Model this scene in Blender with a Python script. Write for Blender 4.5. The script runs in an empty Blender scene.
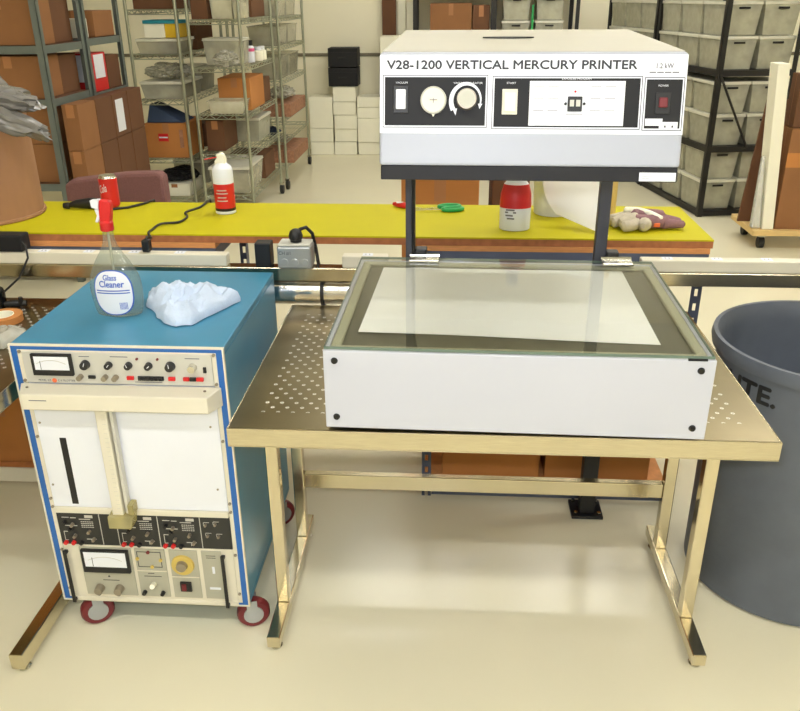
import bpy, bmesh, math, random
from mathutils import Vector, Matrix, noise
random.seed(7)
sc = bpy.context.scene
COL = sc.collection
PI = math.pi

# ---------------------------------------------------------------- camera, world, light, exposure
cam_d = bpy.data.cameras.new('camera'); cam = bpy.data.objects.new('camera', cam_d); COL.objects.link(cam)
cam_d.sensor_fit = 'HORIZONTAL'; cam_d.sensor_width = 36.0; cam_d.lens = 36.0*808/800
cam_d.clip_start = 0.02
cam.matrix_world = Matrix(((0.997909, -0.020095, 0.061431, 0.0), (0.064290, 0.406606, -0.911339, 0.0),
                           (-0.006665, 0.913383, 0.407048, 1.7), (0, 0, 0, 1)))
sc.camera = cam
w = bpy.data.worlds.new('world'); sc.world = w; w.use_nodes = True
w.node_tree.nodes['Background'].inputs[0].default_value = (1, .95, .8, 1)
w.node_tree.nodes['Background'].inputs[1].default_value = .05
fl = bpy.data.lights.new('camera_flash', 'AREA'); fl.shape = 'RECTANGLE'; fl.size = .07; fl.size_y = .04
fl.energy = 18; fl.color = (.80, .86, 1)
flo = bpy.data.objects.new('camera_flash', fl); COL.objects.link(flo)
flo.location = (-.05, .02, 1.77); flo.rotation_euler = (math.radians(70), 0, math.radians(-3))
FIX_STRENGTH = 36.0
FIX_COLOR = (1, .985, .95)
sc.view_settings.view_transform = 'Standard'; sc.view_settings.look = 'None'
sc.view_settings.gamma = 1; sc.view_settings.use_curve_mapping = False
sc.view_settings.exposure = -0.3

# ---------------------------------------------------------------- materials
MATS = {}
def lin(c):
    return tuple((x/255/12.92) if x/255 <= .04045 else ((x/255+.055)/1.055)**2.4 for x in c)
def mat(name, rgb, rough=.5, metal=0, var=.06, scale=8, bump=0, bscale=60, stretch=None, spec=.5, coat=0, trans=0, sheen=0):
    if name in MATS: return MATS[name]
    m = bpy.data.materials.new(name); m.use_nodes = True; nt = m.node_tree; N = nt.nodes; L = nt.links
    p = N['Principled BSDF']; c = lin(rgb)
    tc = N.new('ShaderNodeTexCoord'); mp = N.new('ShaderNodeMapping'); L.new(tc.outputs['Object'], mp.inputs[0])
    if stretch: mp.inputs['Scale'].default_value = stretch
    nz = N.new('ShaderNodeTexNoise'); nz.inputs['Scale'].default_value = scale; nz.inputs['Detail'].default_value = 5
    L.new(mp.outputs[0], nz.inputs['Vector'])
    mx = N.new('ShaderNodeMix'); mx.data_type = 'RGBA'
    mx.inputs[6].default_value = tuple(max(0, x*(1-var*2)) for x in c)+(1,)
    mx.inputs[7].default_value = tuple(min(1, x*(1+var*2)) for x in c)+(1,)
    L.new(nz.outputs['Fac'], mx.inputs[0]); L.new(mx.outputs[2], p.inputs['Base Color'])
    p.inputs['Roughness'].default_value = rough; p.inputs['Metallic'].default_value = metal
    p.inputs['Specular IOR Level'].default_value = spec; p.inputs['Coat Weight'].default_value = coat
    if sheen: p.inputs['Sheen Weight'].default_value = sheen
    if trans:
        p.inputs['Transmission Weight'].default_value = trans
    if bump:
        n2 = N.new('ShaderNodeTexNoise'); n2.inputs['Scale'].default_value = bscale; n2.inputs['Detail'].default_value = 4
        L.new(mp.outputs[0], n2.inputs['Vector'])
        b = N.new('ShaderNodeBump'); b.inputs['Strength'].default_value = bump; b.inputs['Distance'].default_value = .01
        L.new(n2.outputs['Fac'], b.inputs['Height']); L.new(b.outputs[0], p.inputs['Normal'])
    MATS[name] = m; return m
def glassy(name, tint, rough=.03, haze=0, hazecol=(200, 200, 190), ior=1.5):
    """thin clear or cloudy sheet: see-through mixed with a mirror coat, and a share of milky diffuse"""
    if name in MATS: return MATS[name]
    m = bpy.data.materials.new(name); m.use_nodes = True; nt = m.node_tree; N = nt.nodes; L = nt.links
    for n in list(N): N.remove(n)
    out = N.new('ShaderNodeOutputMaterial'); t = N.new('ShaderNodeBsdfTransparent'); t.inputs[0].default_value = lin(tint)+(1,)
    g = N.new('ShaderNodeBsdfGlossy'); g.inputs['Roughness'].default_value = rough
    lw = N.new('ShaderNodeLayerWeight'); lw.inputs[0].default_value = .5; r0 = ((ior-1)/(ior+1))**2
    fac = math_node(nt, 'ADD', math_node(nt, 'MULTIPLY', math_node(nt, 'POWER', lw.outputs['Facing'], 5), 1-r0), r0)
    src = t.outputs[0]
    if haze:
        d = N.new('ShaderNodeBsdfDiffuse'); nz = N.new('ShaderNodeTexNoise'); nz.inputs['Scale'].default_value = 14
        tc = N.new('ShaderNodeTexCoord'); L.new(tc.outputs['Object'], nz.inputs['Vector'])
        mx = N.new('ShaderNodeMix'); mx.data_type = 'RGBA'; L.new(nz.outputs['Fac'], mx.inputs[0])
        c = lin(hazecol); mx.inputs[6].default_value = tuple(x*.7 for x in c)+(1,); mx.inputs[7].default_value = tuple(min(1, x*1.2) for x in c)+(1,)
        L.new(mx.outputs[2], d.inputs[0])
        hm = N.new('ShaderNodeMixShader'); hm.inputs[0].default_value = haze
        L.new(t.outputs[0], hm.inputs[1]); L.new(d.outputs[0], hm.inputs[2]); src = hm.outputs[0]
    ms = N.new('ShaderNodeMixShader'); L.new(fac, ms.inputs[0]); L.new(src, ms.inputs[1]); L.new(g.outputs[0], ms.inputs[2])
    L.new(ms.outputs[0], out.inputs[0]); MATS[name] = m; return m
def emis(name, rgb, s):
    m = bpy.data.materials.new(name); m.use_nodes = True; p = m.node_tree.nodes['Principled BSDF']
    p.inputs['Base Color'].default_value = (.8, .8, .8, 1)
    p.inputs['Emission Color'].default_value = tuple(rgb)+(1,); p.inputs['Emission Strength'].default_value = s
    MATS[name] = m; return m
def math_node(nt, op, a, b=None):
    n = nt.nodes.new('ShaderNodeMath'); n.operation = op
    for i, v in enumerate((a, b)):
        if v is None: continue
        if isinstance(v, (int, float)): n.inputs[i].default_value = v
        else: nt.links.new(v, n.inputs[i])
    return n.outputs[0]
def cut_holes(m, kind):
    """see-through holes: 'perf' = staggered round holes of a perforated sheet, 'slot' = a row of slots in an angle post"""
    nt = m.node_tree; N = nt.nodes; L = nt.links; p = N['Principled BSDF']; out = N['Material Output']
    tc = N.new('ShaderNodeTexCoord'); sx = N.new('ShaderNodeSeparateXYZ')
    if kind == 'perf':
        L.new(tc.outputs['Object'], sx.inputs[0])
        def grid(ox, oy):
            fx = math_node(nt, 'SUBTRACT', math_node(nt, 'FRACT', math_node(nt, 'ADD', math_node(nt, 'DIVIDE', sx.outputs[0], .036), ox+50)), .5)
            fy = math_node(nt, 'SUBTRACT', math_node(nt, 'FRACT', math_node(nt, 'ADD', math_node(nt, 'DIVIDE', sx.outputs[1], .05), oy+50)), .5)
            fx = math_node(nt, 'MULTIPLY', fx, .036); fy = math_node(nt, 'MULTIPLY', fy, .05)
            d = math_node(nt, 'SQRT', math_node(nt, 'ADD', math_node(nt, 'MULTIPLY', fx, fx), math_node(nt, 'MULTIPLY', fy, fy)))
            return d
        d = math_node(nt, 'MINIMUM', grid(0, 0), grid(.5, .5)); h = math_node(nt, 'LESS_THAN', d, .0028); rim = math_node(nt, 'LESS_THAN', d, .0048)  # rim: pale ring painted in for the glint of each hole's edge
        g = N.new('ShaderNodeSeparateXYZ'); L.new(tc.outputs['Generated'], g.inputs[0])
        for o, a in ((0, .045), (1, .10)):
            e = math_node(nt, 'LESS_THAN', math_node(nt, 'ABSOLUTE', math_node(nt, 'SUBTRACT', g.outputs[o], .5)), .5-a)
            h = math_node(nt, 'MULTIPLY', h, e); rim = math_node(nt, 'MULTIPLY', rim, e)
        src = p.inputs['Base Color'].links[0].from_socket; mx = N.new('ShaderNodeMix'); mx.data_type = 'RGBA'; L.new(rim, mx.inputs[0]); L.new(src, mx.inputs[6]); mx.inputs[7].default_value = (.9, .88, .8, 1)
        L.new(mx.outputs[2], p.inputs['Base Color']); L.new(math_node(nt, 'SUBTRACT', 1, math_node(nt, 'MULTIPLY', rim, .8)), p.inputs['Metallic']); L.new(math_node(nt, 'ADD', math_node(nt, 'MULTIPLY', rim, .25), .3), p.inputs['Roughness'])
    else:
        L.new(tc.outputs['Generated'], sx.inputs[0]); ob = N.new('ShaderNodeSeparateXYZ'); L.new(tc.outputs['Object'], ob.inputs[0])
        a = math_node(nt, 'LESS_THAN', math_node(nt, 'ABSOLUTE', math_node(nt, 'SUBTRACT', sx.outputs[0], .5)), .17)
        b = math_node(nt, 'LESS_THAN', math_node(nt, 'FRACT', math_node(nt, 'ADD', math_node(nt, 'DIVIDE', ob.outputs[2], .05), 50)), .5)
        h = math_node(nt, 'MULTIPLY', a, b)
    t = N.new('ShaderNodeBsdfTransparent'); ms = N.new('ShaderNodeMixShader')
    L.new(h, ms.inputs[0]); L.new(p.outputs[0], ms.inputs[1]); L.new(t.outputs[0], ms.inputs[2]); L.new(ms.outputs[0], out.inputs[0])

def make_materials():
    mat('floor', (230, 223, 194), .22, var=.035, scale=1.7, spec=.35)
    mat('wall', (246, 240, 214), .7, var=.03, scale=1.2)
    mat('ceiling', (240, 238, 228), .8, var=.02)
    mat('seam', (120, 112, 92), .7)
    mat('steel', (205, 196, 172), .20, 1, var=.07, scale=30, stretch=(1, 12, 12))
    mat('steel_top', (200, 190, 162), .27, 1, var=.16, scale=5); mat('steel_leg', (215, 205, 178), .16, 1, var=.05)
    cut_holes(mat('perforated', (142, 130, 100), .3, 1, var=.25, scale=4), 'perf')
    mat('chrome', (205, 205, 195), .18, 1, var=.05)
    mat('blue', (62, 132, 164), .35, var=.06, scale=9); mat('blue_trim', (36, 100, 176), .4)
    mat('cream', (222, 216, 196), .45, var=.04); mat('panel_grey', (205, 203, 192), .42, .1, var=.04)
    mat('olive_grey', (176, 174, 156), .45, .1, var=.05)
    mat('white', (232, 235, 242), .5, var=.015); mat('paper', (250, 248, 240), .7, var=.01)
    mat('black', (22, 22, 24), .45, var=.1); mat('black_gloss', (16, 16, 18), .2); mat('ink', (46, 48, 54), .6)
    mat('patch_black', (42, 42, 40), .5); mat('dim_print', (196, 194, 184), .6); mat('grey_print', (112, 112, 118), .6)
    mat('red', (206, 34, 36), .35); mat('maroon', (110, 30, 36), .4); mat('orange', (232, 110, 60), .5)
    mat('knob_black', (34, 34, 36), .35); mat('knob_grey', (150, 140, 122), .35, .5); mat('alu', (215, 212, 200), .25, .9)
    mat('amber', (206, 180, 92), .3); mat('ink_blue', (48, 92, 190), .5)
    mat('lav', (192, 194, 202), .45, var=.02, scale=3); mat('lav_head_shade', (172, 176, 186), .45, var=.02, scale=3); mat('lav_top_lit', (184, 180, 164), .45, var=.02)
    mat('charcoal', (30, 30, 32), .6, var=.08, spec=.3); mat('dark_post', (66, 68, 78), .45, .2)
    mat('blanket', (74, 70, 50), .6, var=.1); mat('rim_olive', (158, 156, 126), .5)
    mat('glass_edge', (104, 122, 108), .1, var=.05)
    glassy('glass', (254, 255, 254)); glassy('bottle_glass', (236, 241, 238), haze=.10, hazecol=(225, 225, 215), ior=1.55)
    glassy('clear_plastic', (238, 236, 222), .12, haze=.4, hazecol=(232, 230, 212))
    glassy('tote_plastic', (232, 232, 220), .25, haze=.42, hazecol=(236, 234, 216))
    glassy('bag_plastic', (232, 232, 224), .2, haze=.45, hazecol=(222, 220, 206))
    glassy('amber_plastic', (235, 228, 185), .1, haze=.35, hazecol=(226, 216, 160))
    mat('tote_lid', (222, 220, 204), .45); mat('tote_fill', (196, 190, 166), .8, var=.42, scale=16)
    mat('can_grey', (92, 98, 108), .5, var=.07, scale=14, bump=.08); mat('can_ink', (22, 24, 28), .5)
    mat('yellow', (190, 180, 16), .6, var=.05, scale=4, spec=.2); mat('board_edge', (168, 104, 62), .75, var=.2, scale=40)
    mat('ply_edge', (214, 148, 88), .7, var=.15, scale=30, stretch=(1, 1, 14))
    mat('shelf_blue', (92, 100, 120), .5, var=.06); mat('shelf_grey', (104, 112, 106), .5, .1, var=.08)
    cut_holes(mat('slotted', (74, 80, 98), .5, .1), 'slot')
    mat('rack_black', (34, 33, 32), .5, .1)
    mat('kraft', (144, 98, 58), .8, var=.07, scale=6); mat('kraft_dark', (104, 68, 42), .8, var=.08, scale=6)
    mat('kraft_orange', (186, 122, 62), .8, var=.07, scale=6); mat('tape', (172, 116, 70), .35)
    mat('fibre', (158, 116, 84), .85, var=.07, scale=25, stretch=(1, 1, .3))
    mat('box_white', (246, 243, 222), .7, var=.02); mat('mauve', (128, 88, 84), .95, var=.12, scale=160, bump=.3, bscale=300)
    mat('glove_mauve', (140, 104, 108), .95, var=.12, scale=90); mat('glove_grey', (190, 180, 160), .95, var=.12, scale=60)
    mat('green', (36, 160, 84), .35); mat('teal', (40, 150, 170), .5); mat('yellow_carton', (230, 190, 40), .5)
    mat('wipe', (202, 216, 236), .95, var=.05, scale=50, bump=.35, bscale=220); mat('duct', (225, 225, 228), .16, 1, var=.06, scale=3, stretch=(40, 1, 1))
    mat('grey_box', (176, 180, 182), .35, .6, var=.1); mat('wood', (222, 190, 128), .65, var=.1, scale=12, stretch=(1, 8, 8))
    mat('tan', (218, 190, 120), .7); mat('rubber', (26, 26, 26), .6); mat('silver_bag', (220, 222, 222), .25, .7, bump=.8, bscale=60)
    mat('print_red', (164, 118, 90), .8, var=.35, scale=40); mat('pink', (224, 90, 140), .5); mat('navy', (52, 68, 96), .6)
    emis('lamp', FIX_COLOR, FIX_STRENGTH)
make_materials()
# fibrous lids etc. share the materials above

# ---------------------------------------------------------------- mesh helpers
ORG = {}
class MB:
    def __init__(s): s.v = []; s.f = []
    def add(s, vs, fs):
        o = len(s.v); s.v += [Vector(p) for p in vs]; s.f += [tuple(i+o for i in f) for f in fs]; return s
    def box(s, x0, x1, y0, y1, z0, z1):
        return s.hexa([(x0, y0, z0), (x1, y0, z0), (x1, y1, z0), (x0, y1, z0), (x0, y0, z1), (x1, y0, z1), (x1, y1, z1), (x0, y1, z1)])
    def hexa(s, p):
        return s.add(p, [(3, 2, 1, 0), (4, 5, 6, 7), (0, 1, 5, 4), (1, 2, 6, 5), (2, 3, 7, 6), (3, 0, 4, 7)])
    def frame(s, a0, a1, b0, b1, w_, c0, c1):
        s.box(a0, a1, b0, b0+w_, c0, c1); s.box(a0, a1, b1-w_, b1, c0, c1)
        s.box(a0, a0+w_, b0+w_, b1-w_, c0, c1); return s.box(a1-w_, a1, b0+w_, b1-w_, c0, c1)
    def cyl(s, p0, p1, r0, r1=None, n=16):
        return s.tube([p0, p1], [r0, r0 if r1 is None else r1], n)
    def tube(s, pts, r, n=8):
        pts = [Vector(p) for p in pts]; rs = r if isinstance(r, (list, tuple)) else [r]*len(pts)
        o = len(s.v); prev = None
        for i, p in enumerate(pts):
            t = (pts[min(i+1, len(pts)-1)]-pts[max(i-1, 0)]).normalized()
            if prev is None:
                a = Vector((0, 0, 1)) if abs(t.z) < .9 else Vector((1, 0, 0)); u = t.cross(a).normalized()
            else:
                u = (prev-t*prev.dot(t)).normalized()
            prev = u; v = t.cross(u)
            for k in range(n):
                q = 2*PI*k/n; s.v.append(p+(u*math.cos(q)+v*math.sin(q))*rs[i])
        for i in range(len(pts)-1):
            for k in range(n):
                a = o+i*n+k; b = o+i*n+(k+1) % n; s.f.append((a, b, b+n, a+n))
        s.f.append(tuple(o+k for k in reversed(range(n)))); s.f.append(tuple(o+(len(pts)-1)*n+k for k in range(n)))
        return s
    def lathe(s, c, prof, n=28, sx=1, sy=1, closed=False):
        o = len(s.v); m = len(prof)
        for r, z in prof:
            for k in range(n):
                q = 2*PI*k/n; s.v.append(Vector((c[0]+r*sx*math.cos(q), c[1]+r*sy*math.sin(q), c[2]+z)))
        for i in range(m if closed else m-1):
            for k in range(n):
                a = o+i*n+k; b = o+i*n+(k+1) % n; j = ((i+1) % m-i)*n; s.f.append((a, b, b+j, a+j))
        if not closed:
            s.f.append(tuple(o+k for k in reversed(range(n)))); s.f.append(tuple(o+(m-1)*n+k for k in range(n)))
        return s
    def prism(s, poly, c0, c1):          # polygon in the first two axes, extruded along the third
        n = len(poly); vs = [(a, b, c0) for a, b in poly]+[(a, b, c1) for a, b in poly]
        return s.add(vs, [tuple(reversed(range(n))), tuple(range(n, 2*n))]+[(i, (i+1) % n, n+(i+1) % n, n+i) for i in range(n)])
    def build(s, name, m, parent=None, bevel=0, smooth=False, fn=None, mods=None):
        vs = [Vector(fn(*p)) if fn else p for p in s.v]
        if parent is None:
            lo = [min(p[i] for p in vs) for i in range(3)]; hi = [max(p[i] for p in vs) for i in range(3)]
            org = Vector(((lo[0]+hi[0])/2, (lo[1]+hi[1])/2, lo[2]))
        else: org = ORG[parent.name]
        me = bpy.data.meshes.new(name); me.from_pydata([tuple(p-org) for p in vs], [], s.f)
        bm = bmesh.new(); bm.from_mesh(me); bmesh.ops.recalc_face_normals(bm, faces=bm.faces); bm.to_mesh(me); bm.free()
        me.materials.append(MATS[m])
        if smooth:
            for q in me.polygons: q.use_smooth = True
            me.set_sharp_from_angle(angle=math.radians(40))
        o = bpy.data.objects.new(name, me); COL.objects.link(o)
        if parent: o.parent = parent
        else: o.location = org
        ORG[o.name] = org
        if bevel:
            b = o.modifiers.new('bevel', 'BEVEL'); b.width = bevel; b.segments = 2; b.limit_method = 'ANGLE'; b.harden_normals = False
        return o
def tag(o, label, cat=None, group=None, kind=None):
    if label: o['label'] = label
    if cat: o['category'] = cat
    if group: o['group'] = group
    if kind: o['kind'] = kind
    return o
def thing(name, label, cat, loc=(0, 0, 0), rz=0, group=None, local=False):
    o = bpy.data.objects.new(name, None); COL.objects.link(o); o.empty_display_size = .05
    o.location = loc; o.rotation_euler = (0, 0, rz); ORG[o.name] = Vector((0, 0, 0)) if local else Vector(loc)
    return tag(o, label, cat, group)
def copy_tree(o, parent=None):
    c = o.copy(); COL.objects.link(c); c.parent = parent; ORG[c.name] = ORG[o.name]
    for ch in list(o.children): copy_tree(ch, c)
    return c
def struct(o): o['kind'] = 'structure'; return o
def bx(*a): return MB().box(*a)
_tc = {}
def glyphs(s):
    if s not in _tc:
        cu = bpy.data.curves.new('text', 'FONT'); cu.body = s; cu.extrude = .5;  cu.resolution_u = 3
        ob = bpy.data.objects.new('text', cu); COL.objects.link(ob)
        dg = bpy.context.evaluated_depsgraph_get(); me = bpy.data.meshes.new_from_object(ob.evaluated_get(dg))
        vs = [tuple(v.co) for v in me.vertices]; fs = [tuple(p.vertices) for p in me.polygons]
        bpy.data.objects.remove(ob); bpy.data.curves.remove(cu); bpy.data.meshes.remove(me)
        x0 = min(v[0] for v in vs); x1 = max(v[0] for v in vs); y0 = min(v[1] for v in vs); y1 = max(v[1] for v in vs)
        _tc[s] = ([((v[0]-x0)/(x1-x0), (v[1]-y0)/(y1-y0), v[2]+.5) for v in vs], fs)
    return _tc[s]
def text(s, a0, a1, b0, b1, c0, depth, m, parent, fn, name='lettering', bold=0):
    vs, fs = glyphs(s); mm = MB()
    for i, (dx, dy) in enumerate(((0, 0), (-bold, 0), (bold, 0), (0, bold), (0, -bold)) if bold else ((0, 0),)):
        mm.add([(a0+x*(a1-a0)+dx, b0+y*(b1-b0)+dy, c0+z*(depth+i*.00002)) for x, y, z in vs], fs)
    return mm.build(name, m, parent, fn=fn)

# ---------------------------------------------------------------- the room
XL, XR, YF, YB, ZC = -6.5, 8.0, -6.5, 9.9, 4.2
struct(bx(XL, XR, YF, YB, -.1, 0).build('floor', 'floor'))
struct(bx(XL, XR, YF, YB, ZC, ZC+.1).build('ceiling', 'ceiling'))
wb = struct(bx(XL, XR, YB, YB+.1, 0, ZC).build('wall_back', 'wall'))
struct(bx(XL-.1, XL, YF, YB, 0, ZC).build('wall_left', 'wall'))
struct(bx(XR, XR+.1, YF, YB, 0, ZC).build('wall_right', 'wall'))
struct(bx(XL, XR, YF-.1, YF, 0, ZC).build('wall_front', 'wall'))
struct(bx(XL, XR, YB-.012, YB, 1.06, 1.095).build('trim_1', 'seam'))
def fixture(x, y):
    t = thing('ceiling_light', 'long white fluorescent ceiling light with glowing lens', 'ceiling light', (x, y, ZC), group='fluorescent ceiling lights')
    m = MB().box(x-.66, x+.66, y-.17, y+.17, ZC-.05, ZC); m.box(x-.66, x-.63, y-.17, y+.17, ZC-.1, ZC-.05).box(x+.63, x+.66, y-.17, y+.17, ZC-.1, ZC-.05)
    m.build('housing', 'white', t)
    bx(x-.628, x+.628, y-.13, y+.13, ZC-.09, ZC-.051).build('lens', 'lamp', t, .006)
for yy in (-3.6, -.6, 3.5, 6.9):
    for xx in ((-2.2, -.4, 1.4, 3.2) if yy < 0 else (-.4, 1.4, 3.2)): fixture(xx, yy)

# ---------------------------------------------------------------- steel tables
def steel_table(label, x0, x1, y0, y1, zt, cross=True, fy=(.115, .71), ly=(.28, .60), fh=.056):
    t = thing('steel_table', label, 'table', ((x0+x1)/2, (y0+y1)/2, 0), group=None)
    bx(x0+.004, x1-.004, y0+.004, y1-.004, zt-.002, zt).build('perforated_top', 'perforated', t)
    lip = MB().frame(x0, x1, y0, y1, .004, zt-.046, zt); lip.frame(x0, x1, y0, y1, .03, zt-.049, zt-.045)
    lip.build('edge_lip', 'steel', t, .003)
    xa, xb = x0+.033, x1-.045; ya, yb = y0+ly[0], y0+ly[1]
    for x in (xa, xb):
        for y in (ya, yb): bx(x-.0175, x+.0175, y-.0175, y+.0175, fh, zt-.05).build('leg', 'steel_leg', t, .003)
        bx(x-.019, x+.019, y0+fy[0], y0+fy[1], .02, fh).build('foot_bar', 'steel_leg', t, .003)
        bx(x-.0175, x+.0175, ya+.0175, yb-.0175, zt-.085, zt-.05).build('top_bar', 'steel_leg', t, .003)
        for y in (y0+fy[0]+.03, y0+fy[1]-.05): MB().lathe((x, y, 0), [(.016, 0), (.018, .006), (.008, .012), (.006, .021)], 14).build('levelling_foot', 'chrome', t, smooth=True)
    if cross: bx(xa+.0175, xb-.0175, yb-.01, yb+.0175, .243, .294).build('crossbar', 'steel_leg', t, .003)
    return t
steel_table('stainless steel table with perforated top under the grey printer', -.512, .74, 1.605, 2.425, .79)
steel_table('stainless steel table left of the blue cabinet, its long foot showing on the floor', -2.37, -1.105-.012, 1.60, 2.42, .80, False, (.0, .71), (.33, .60), .07)

# ---------------------------------------------------------------- vertical printer (base box, posts, lamp head)
pr = thing('exposure_printer', 'grey benchtop exposure printer with glass lid and raised lamp head', 'printer', (.148, 1.93, .79)); pr.location.y -= .012; pr.rotation_euler.z = -.017
X0, X1, Y0, Y1 = -.271, .566, 1.60, 2.262
bw = MB().box(X0, X1, Y0, Y0+.012, .806, .996).box(X0, X1, Y1-.012, Y1, .806, .996)
bw.box(X0, X0+.012, Y0+.012, Y1-.012, .806, .996).box(X1-.012, X1, Y0+.012, Y1-.012, .806, .996).box(X0+.012, X1-.012, Y0+.012, Y1-.012, .812, .83)
base = bw.build('base_box', 'lav', pr, .0025)
for x in (X0+.025, X1-.03):
    for z in (.834, .972): MB().cyl((x, Y0-.004, z), (x, Y0, z), .0065, .008, 14).build('screw', 'black_gloss', base)
for x in (X0+.05, X1-.05):
    for y in (Y0+.05, Y1-.05): MB().lathe((x, y, .79), [(.014, 0), (.016, .016)], 14).build('rubber_foot', 'rubber', pr)
bx(X0+.012, X1-.012, Y0+.012, Y1-.012, .93, .9855).build('vacuum_blanket', 'blanket', pr)
MB().frame(X0+.012, X1-.012, Y0+.012, Y1-.012, .024, .986, .9965).build('seal_rim', 'rim_olive', pr, .006)
g = bx(X0+.003, X1-.005, Y0+.002, Y1+.002, .9985, 1.0045).build('glass_lid', 'glass', pr)
MB().frame(X0+.0028, X1-.0048, Y0+.0018, Y1+.0022, .0016, .9984, 1.0046).build('glass_edge', 'glass_edge', g)
bx(X1-.06, X1-.02, Y0-.002, Y0+.003, .995, .999).build('lid_clip', 'charcoal', g)
K = .05/.24; NN = math.sqrt(1+K*K)
for xa, xb in ((-.140, -.113), (.401, .434)):
    bx(xa, xb, 2.275, 2.305, .83, 1.36).build('post', 'dark_post', pr, .002)
    xc = (xa+xb)/2
    bx(xb, xb+.035, 2.264, 2.30, .985, 1.03).build('hinge_block', 'black', pr, .004)
    h = bx(xc+.0, xc+.085, 2.215, 2.258, 1.005, 1.012).build('hinge_plate', 'alu', pr, .002)
    MB().cyl((xc, 2.262, 1.012), (xc+.085, 2.262, 1.012), .006, n=10).build('hinge_pin', 'chrome', h)
    bx(xa-.01, xb+.01, 2.262, 2.275, .84, .96).build('post_bracket', 'charcoal', pr)
def HP(a, b, c): return Vector((a, 1.70-K*(1.597-b), b))+Vector((0, -1, K))/NN*c
HX0, HX1, HYB = -.146, .4505, 2.36
zt, zb = 1.597, 1.357
yf = lambda z: 1.70-K*(1.597-z)
hs = MB()     # shell: front, top with slot, sides, back as a closed tapering box
hs.hexa([(HX0, yf(1.385), 1.385), (HX1, yf(1.385), 1.385), (HX1, HYB, 1.385), (HX0, HYB, 1.385), (HX0, 1.70, zt), (HX1, 1.70, zt), (HX1, HYB, zt+.016), (HX0, HYB, zt+.016)])
head = hs.build('lamp_head', 'lav_head_shade', pr, .006)  # darker copy of the lav paint; shade of the down-angled front put into its colour
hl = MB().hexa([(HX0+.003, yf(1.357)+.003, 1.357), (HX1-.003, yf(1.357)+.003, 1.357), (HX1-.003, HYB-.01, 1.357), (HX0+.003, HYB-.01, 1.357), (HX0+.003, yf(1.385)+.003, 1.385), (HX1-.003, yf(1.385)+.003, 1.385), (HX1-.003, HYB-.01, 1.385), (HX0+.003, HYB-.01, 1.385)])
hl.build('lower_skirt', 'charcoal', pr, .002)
MB().hexa([(HX0+.004, 1.715, zt+.0006), (HX1-.004, 1.715, zt+.0006), (HX1-.004, HYB-.004, zt+.0156), (HX0+.004, HYB-.004, zt+.0156), (HX0+.004, 1.715, zt+.0016), (HX1-.004, 1.715, zt+.0016), (HX1-.004, HYB-.004, zt+.0172), (HX0+.004, HYB-.004, zt+.0172)]).build('top_sheet', 'lav_top_lit', head)  # added skin; the yellower light from above is put into its colour
MB().lathe((.12, 2.06, zt+.0102), [(.052, 0), (.052, .0025)], 28, 1.15, .55).build('handle_recess', 'black', head)
face = MB().box(HX0+.001, HX1-.001, 1.447, 1.593, 0, .0015).build('control_face', 'white', pr, fn=HP)
def onface(name, m, a0, a1, b0, b1, c0, c1, par=face, bevel=0): return bx(a0, a1, b0, b1, c0, c1).build(name, m, par, bevel, fn=HP)
text('V28-1200 VERTICAL MERCURY PRINTER', -.131, .354, 1.5668, 1.5825, .0015, .0004, 'ink', face, HP, bold=.0007)
text('1.2 kW', .391, .423, 1.568, 1.577, .0015, .0004, 'grey_print', face, HP, bold=.0003)
for i in range(4): onface('fine_print', 'grey_print', .378+.0145*i, .3905+.0145*i, 1.5595, 1.562, .0015, .0018)
for a0, a1, b0, b1 in ((-.139, .0685, 1.458, 1.556), (.0775, .3665, 1.456, 1.554), (.3705, .4465, 1.4545, 1.552)):
    MB().frame(a0, a1, b0, b1, .0012, .0015, .0022).build('border_line', 'ink', face, fn=HP)
    bx(a0+.004, a1-.004, b0+.004, b1-.004, .0015, .0024).build('black_field', 'charcoal', face, fn=HP)
c0 = .0024
text('VACUUM', -.1135, -.09, 1.540, 1.5435, c0, .0003, 'white', face, HP)
text('VACUUM REGULATOR', .001, .058, 1.5395, 1.543, c0, .0003, 'white', face, HP)
text('START', .105, .123, 1.5395, 1.543, c0, .0003, 'white', face, HP)
text('EXPOSURE PROGRAM', .212, .268, 1.5475, 1.5505, c0, .0003, 'white', face, HP)
text('POWER', .397, .416, 1.535, 1.5385, c0, .0003, 'white', face, HP)
onface('switch_frame', 'black', -.118, -.088, 1.485, 1.536, c0, .005, bevel=.001); onface('rocker_switch', 'white', -.1125, -.093, 1.492, 1.529, .005, .010, bevel=.002)
ga = MB().cyl((-.038, 1.509, c0), (-.038, 1.509, .012), .026, .0255, 32).build('vacuum_gauge', 'olive_grey', face, smooth=True, fn=HP)
MB().cyl((-.038, 1.509, .012), (-.038, 1.509, .0125), .0225, n=28).build('gauge_face', 'cream', ga, fn=HP)
bx(-.0455, -.0305, 1.5084, 1.5096, .0125, .013).build('gauge_needle', 'ink', ga, fn=HP); bx(-.0385, -.0375, 1.5035, 1.512, .0125, .013).build('gauge_needle', 'ink', ga, fn=HP)
MB().prism([(-.042, 1.484), (-.034, 1.484), (-.038, 1.478)], c0, .008).build('gauge_pointer', 'box_white', ga, fn=HP)
kd = MB().cyl((.0275, 1.511, c0), (.0275, 1.511, .022), .0205, .0185, 30).build('regulator_knob', 'knob_grey', face, smooth=True, fn=HP)
MB().cyl((.0275, 1.511, .022), (.0275, 1.511, .0226), .0165, n=28).build('knob_cap', 'olive_grey', kd, fn=HP)
arc = MB(); pts = []
n = 26
for i in range(n):
    q = math.radians(212-(212+18)*i/(n-1)); wd = .002+.0058*(1-i/(n-1))
    for r in (.0262, .0262+wd*1.25): pts.append((.0275+r*math.cos(q), 1.509+r*math.sin(q)*1.06))
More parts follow.
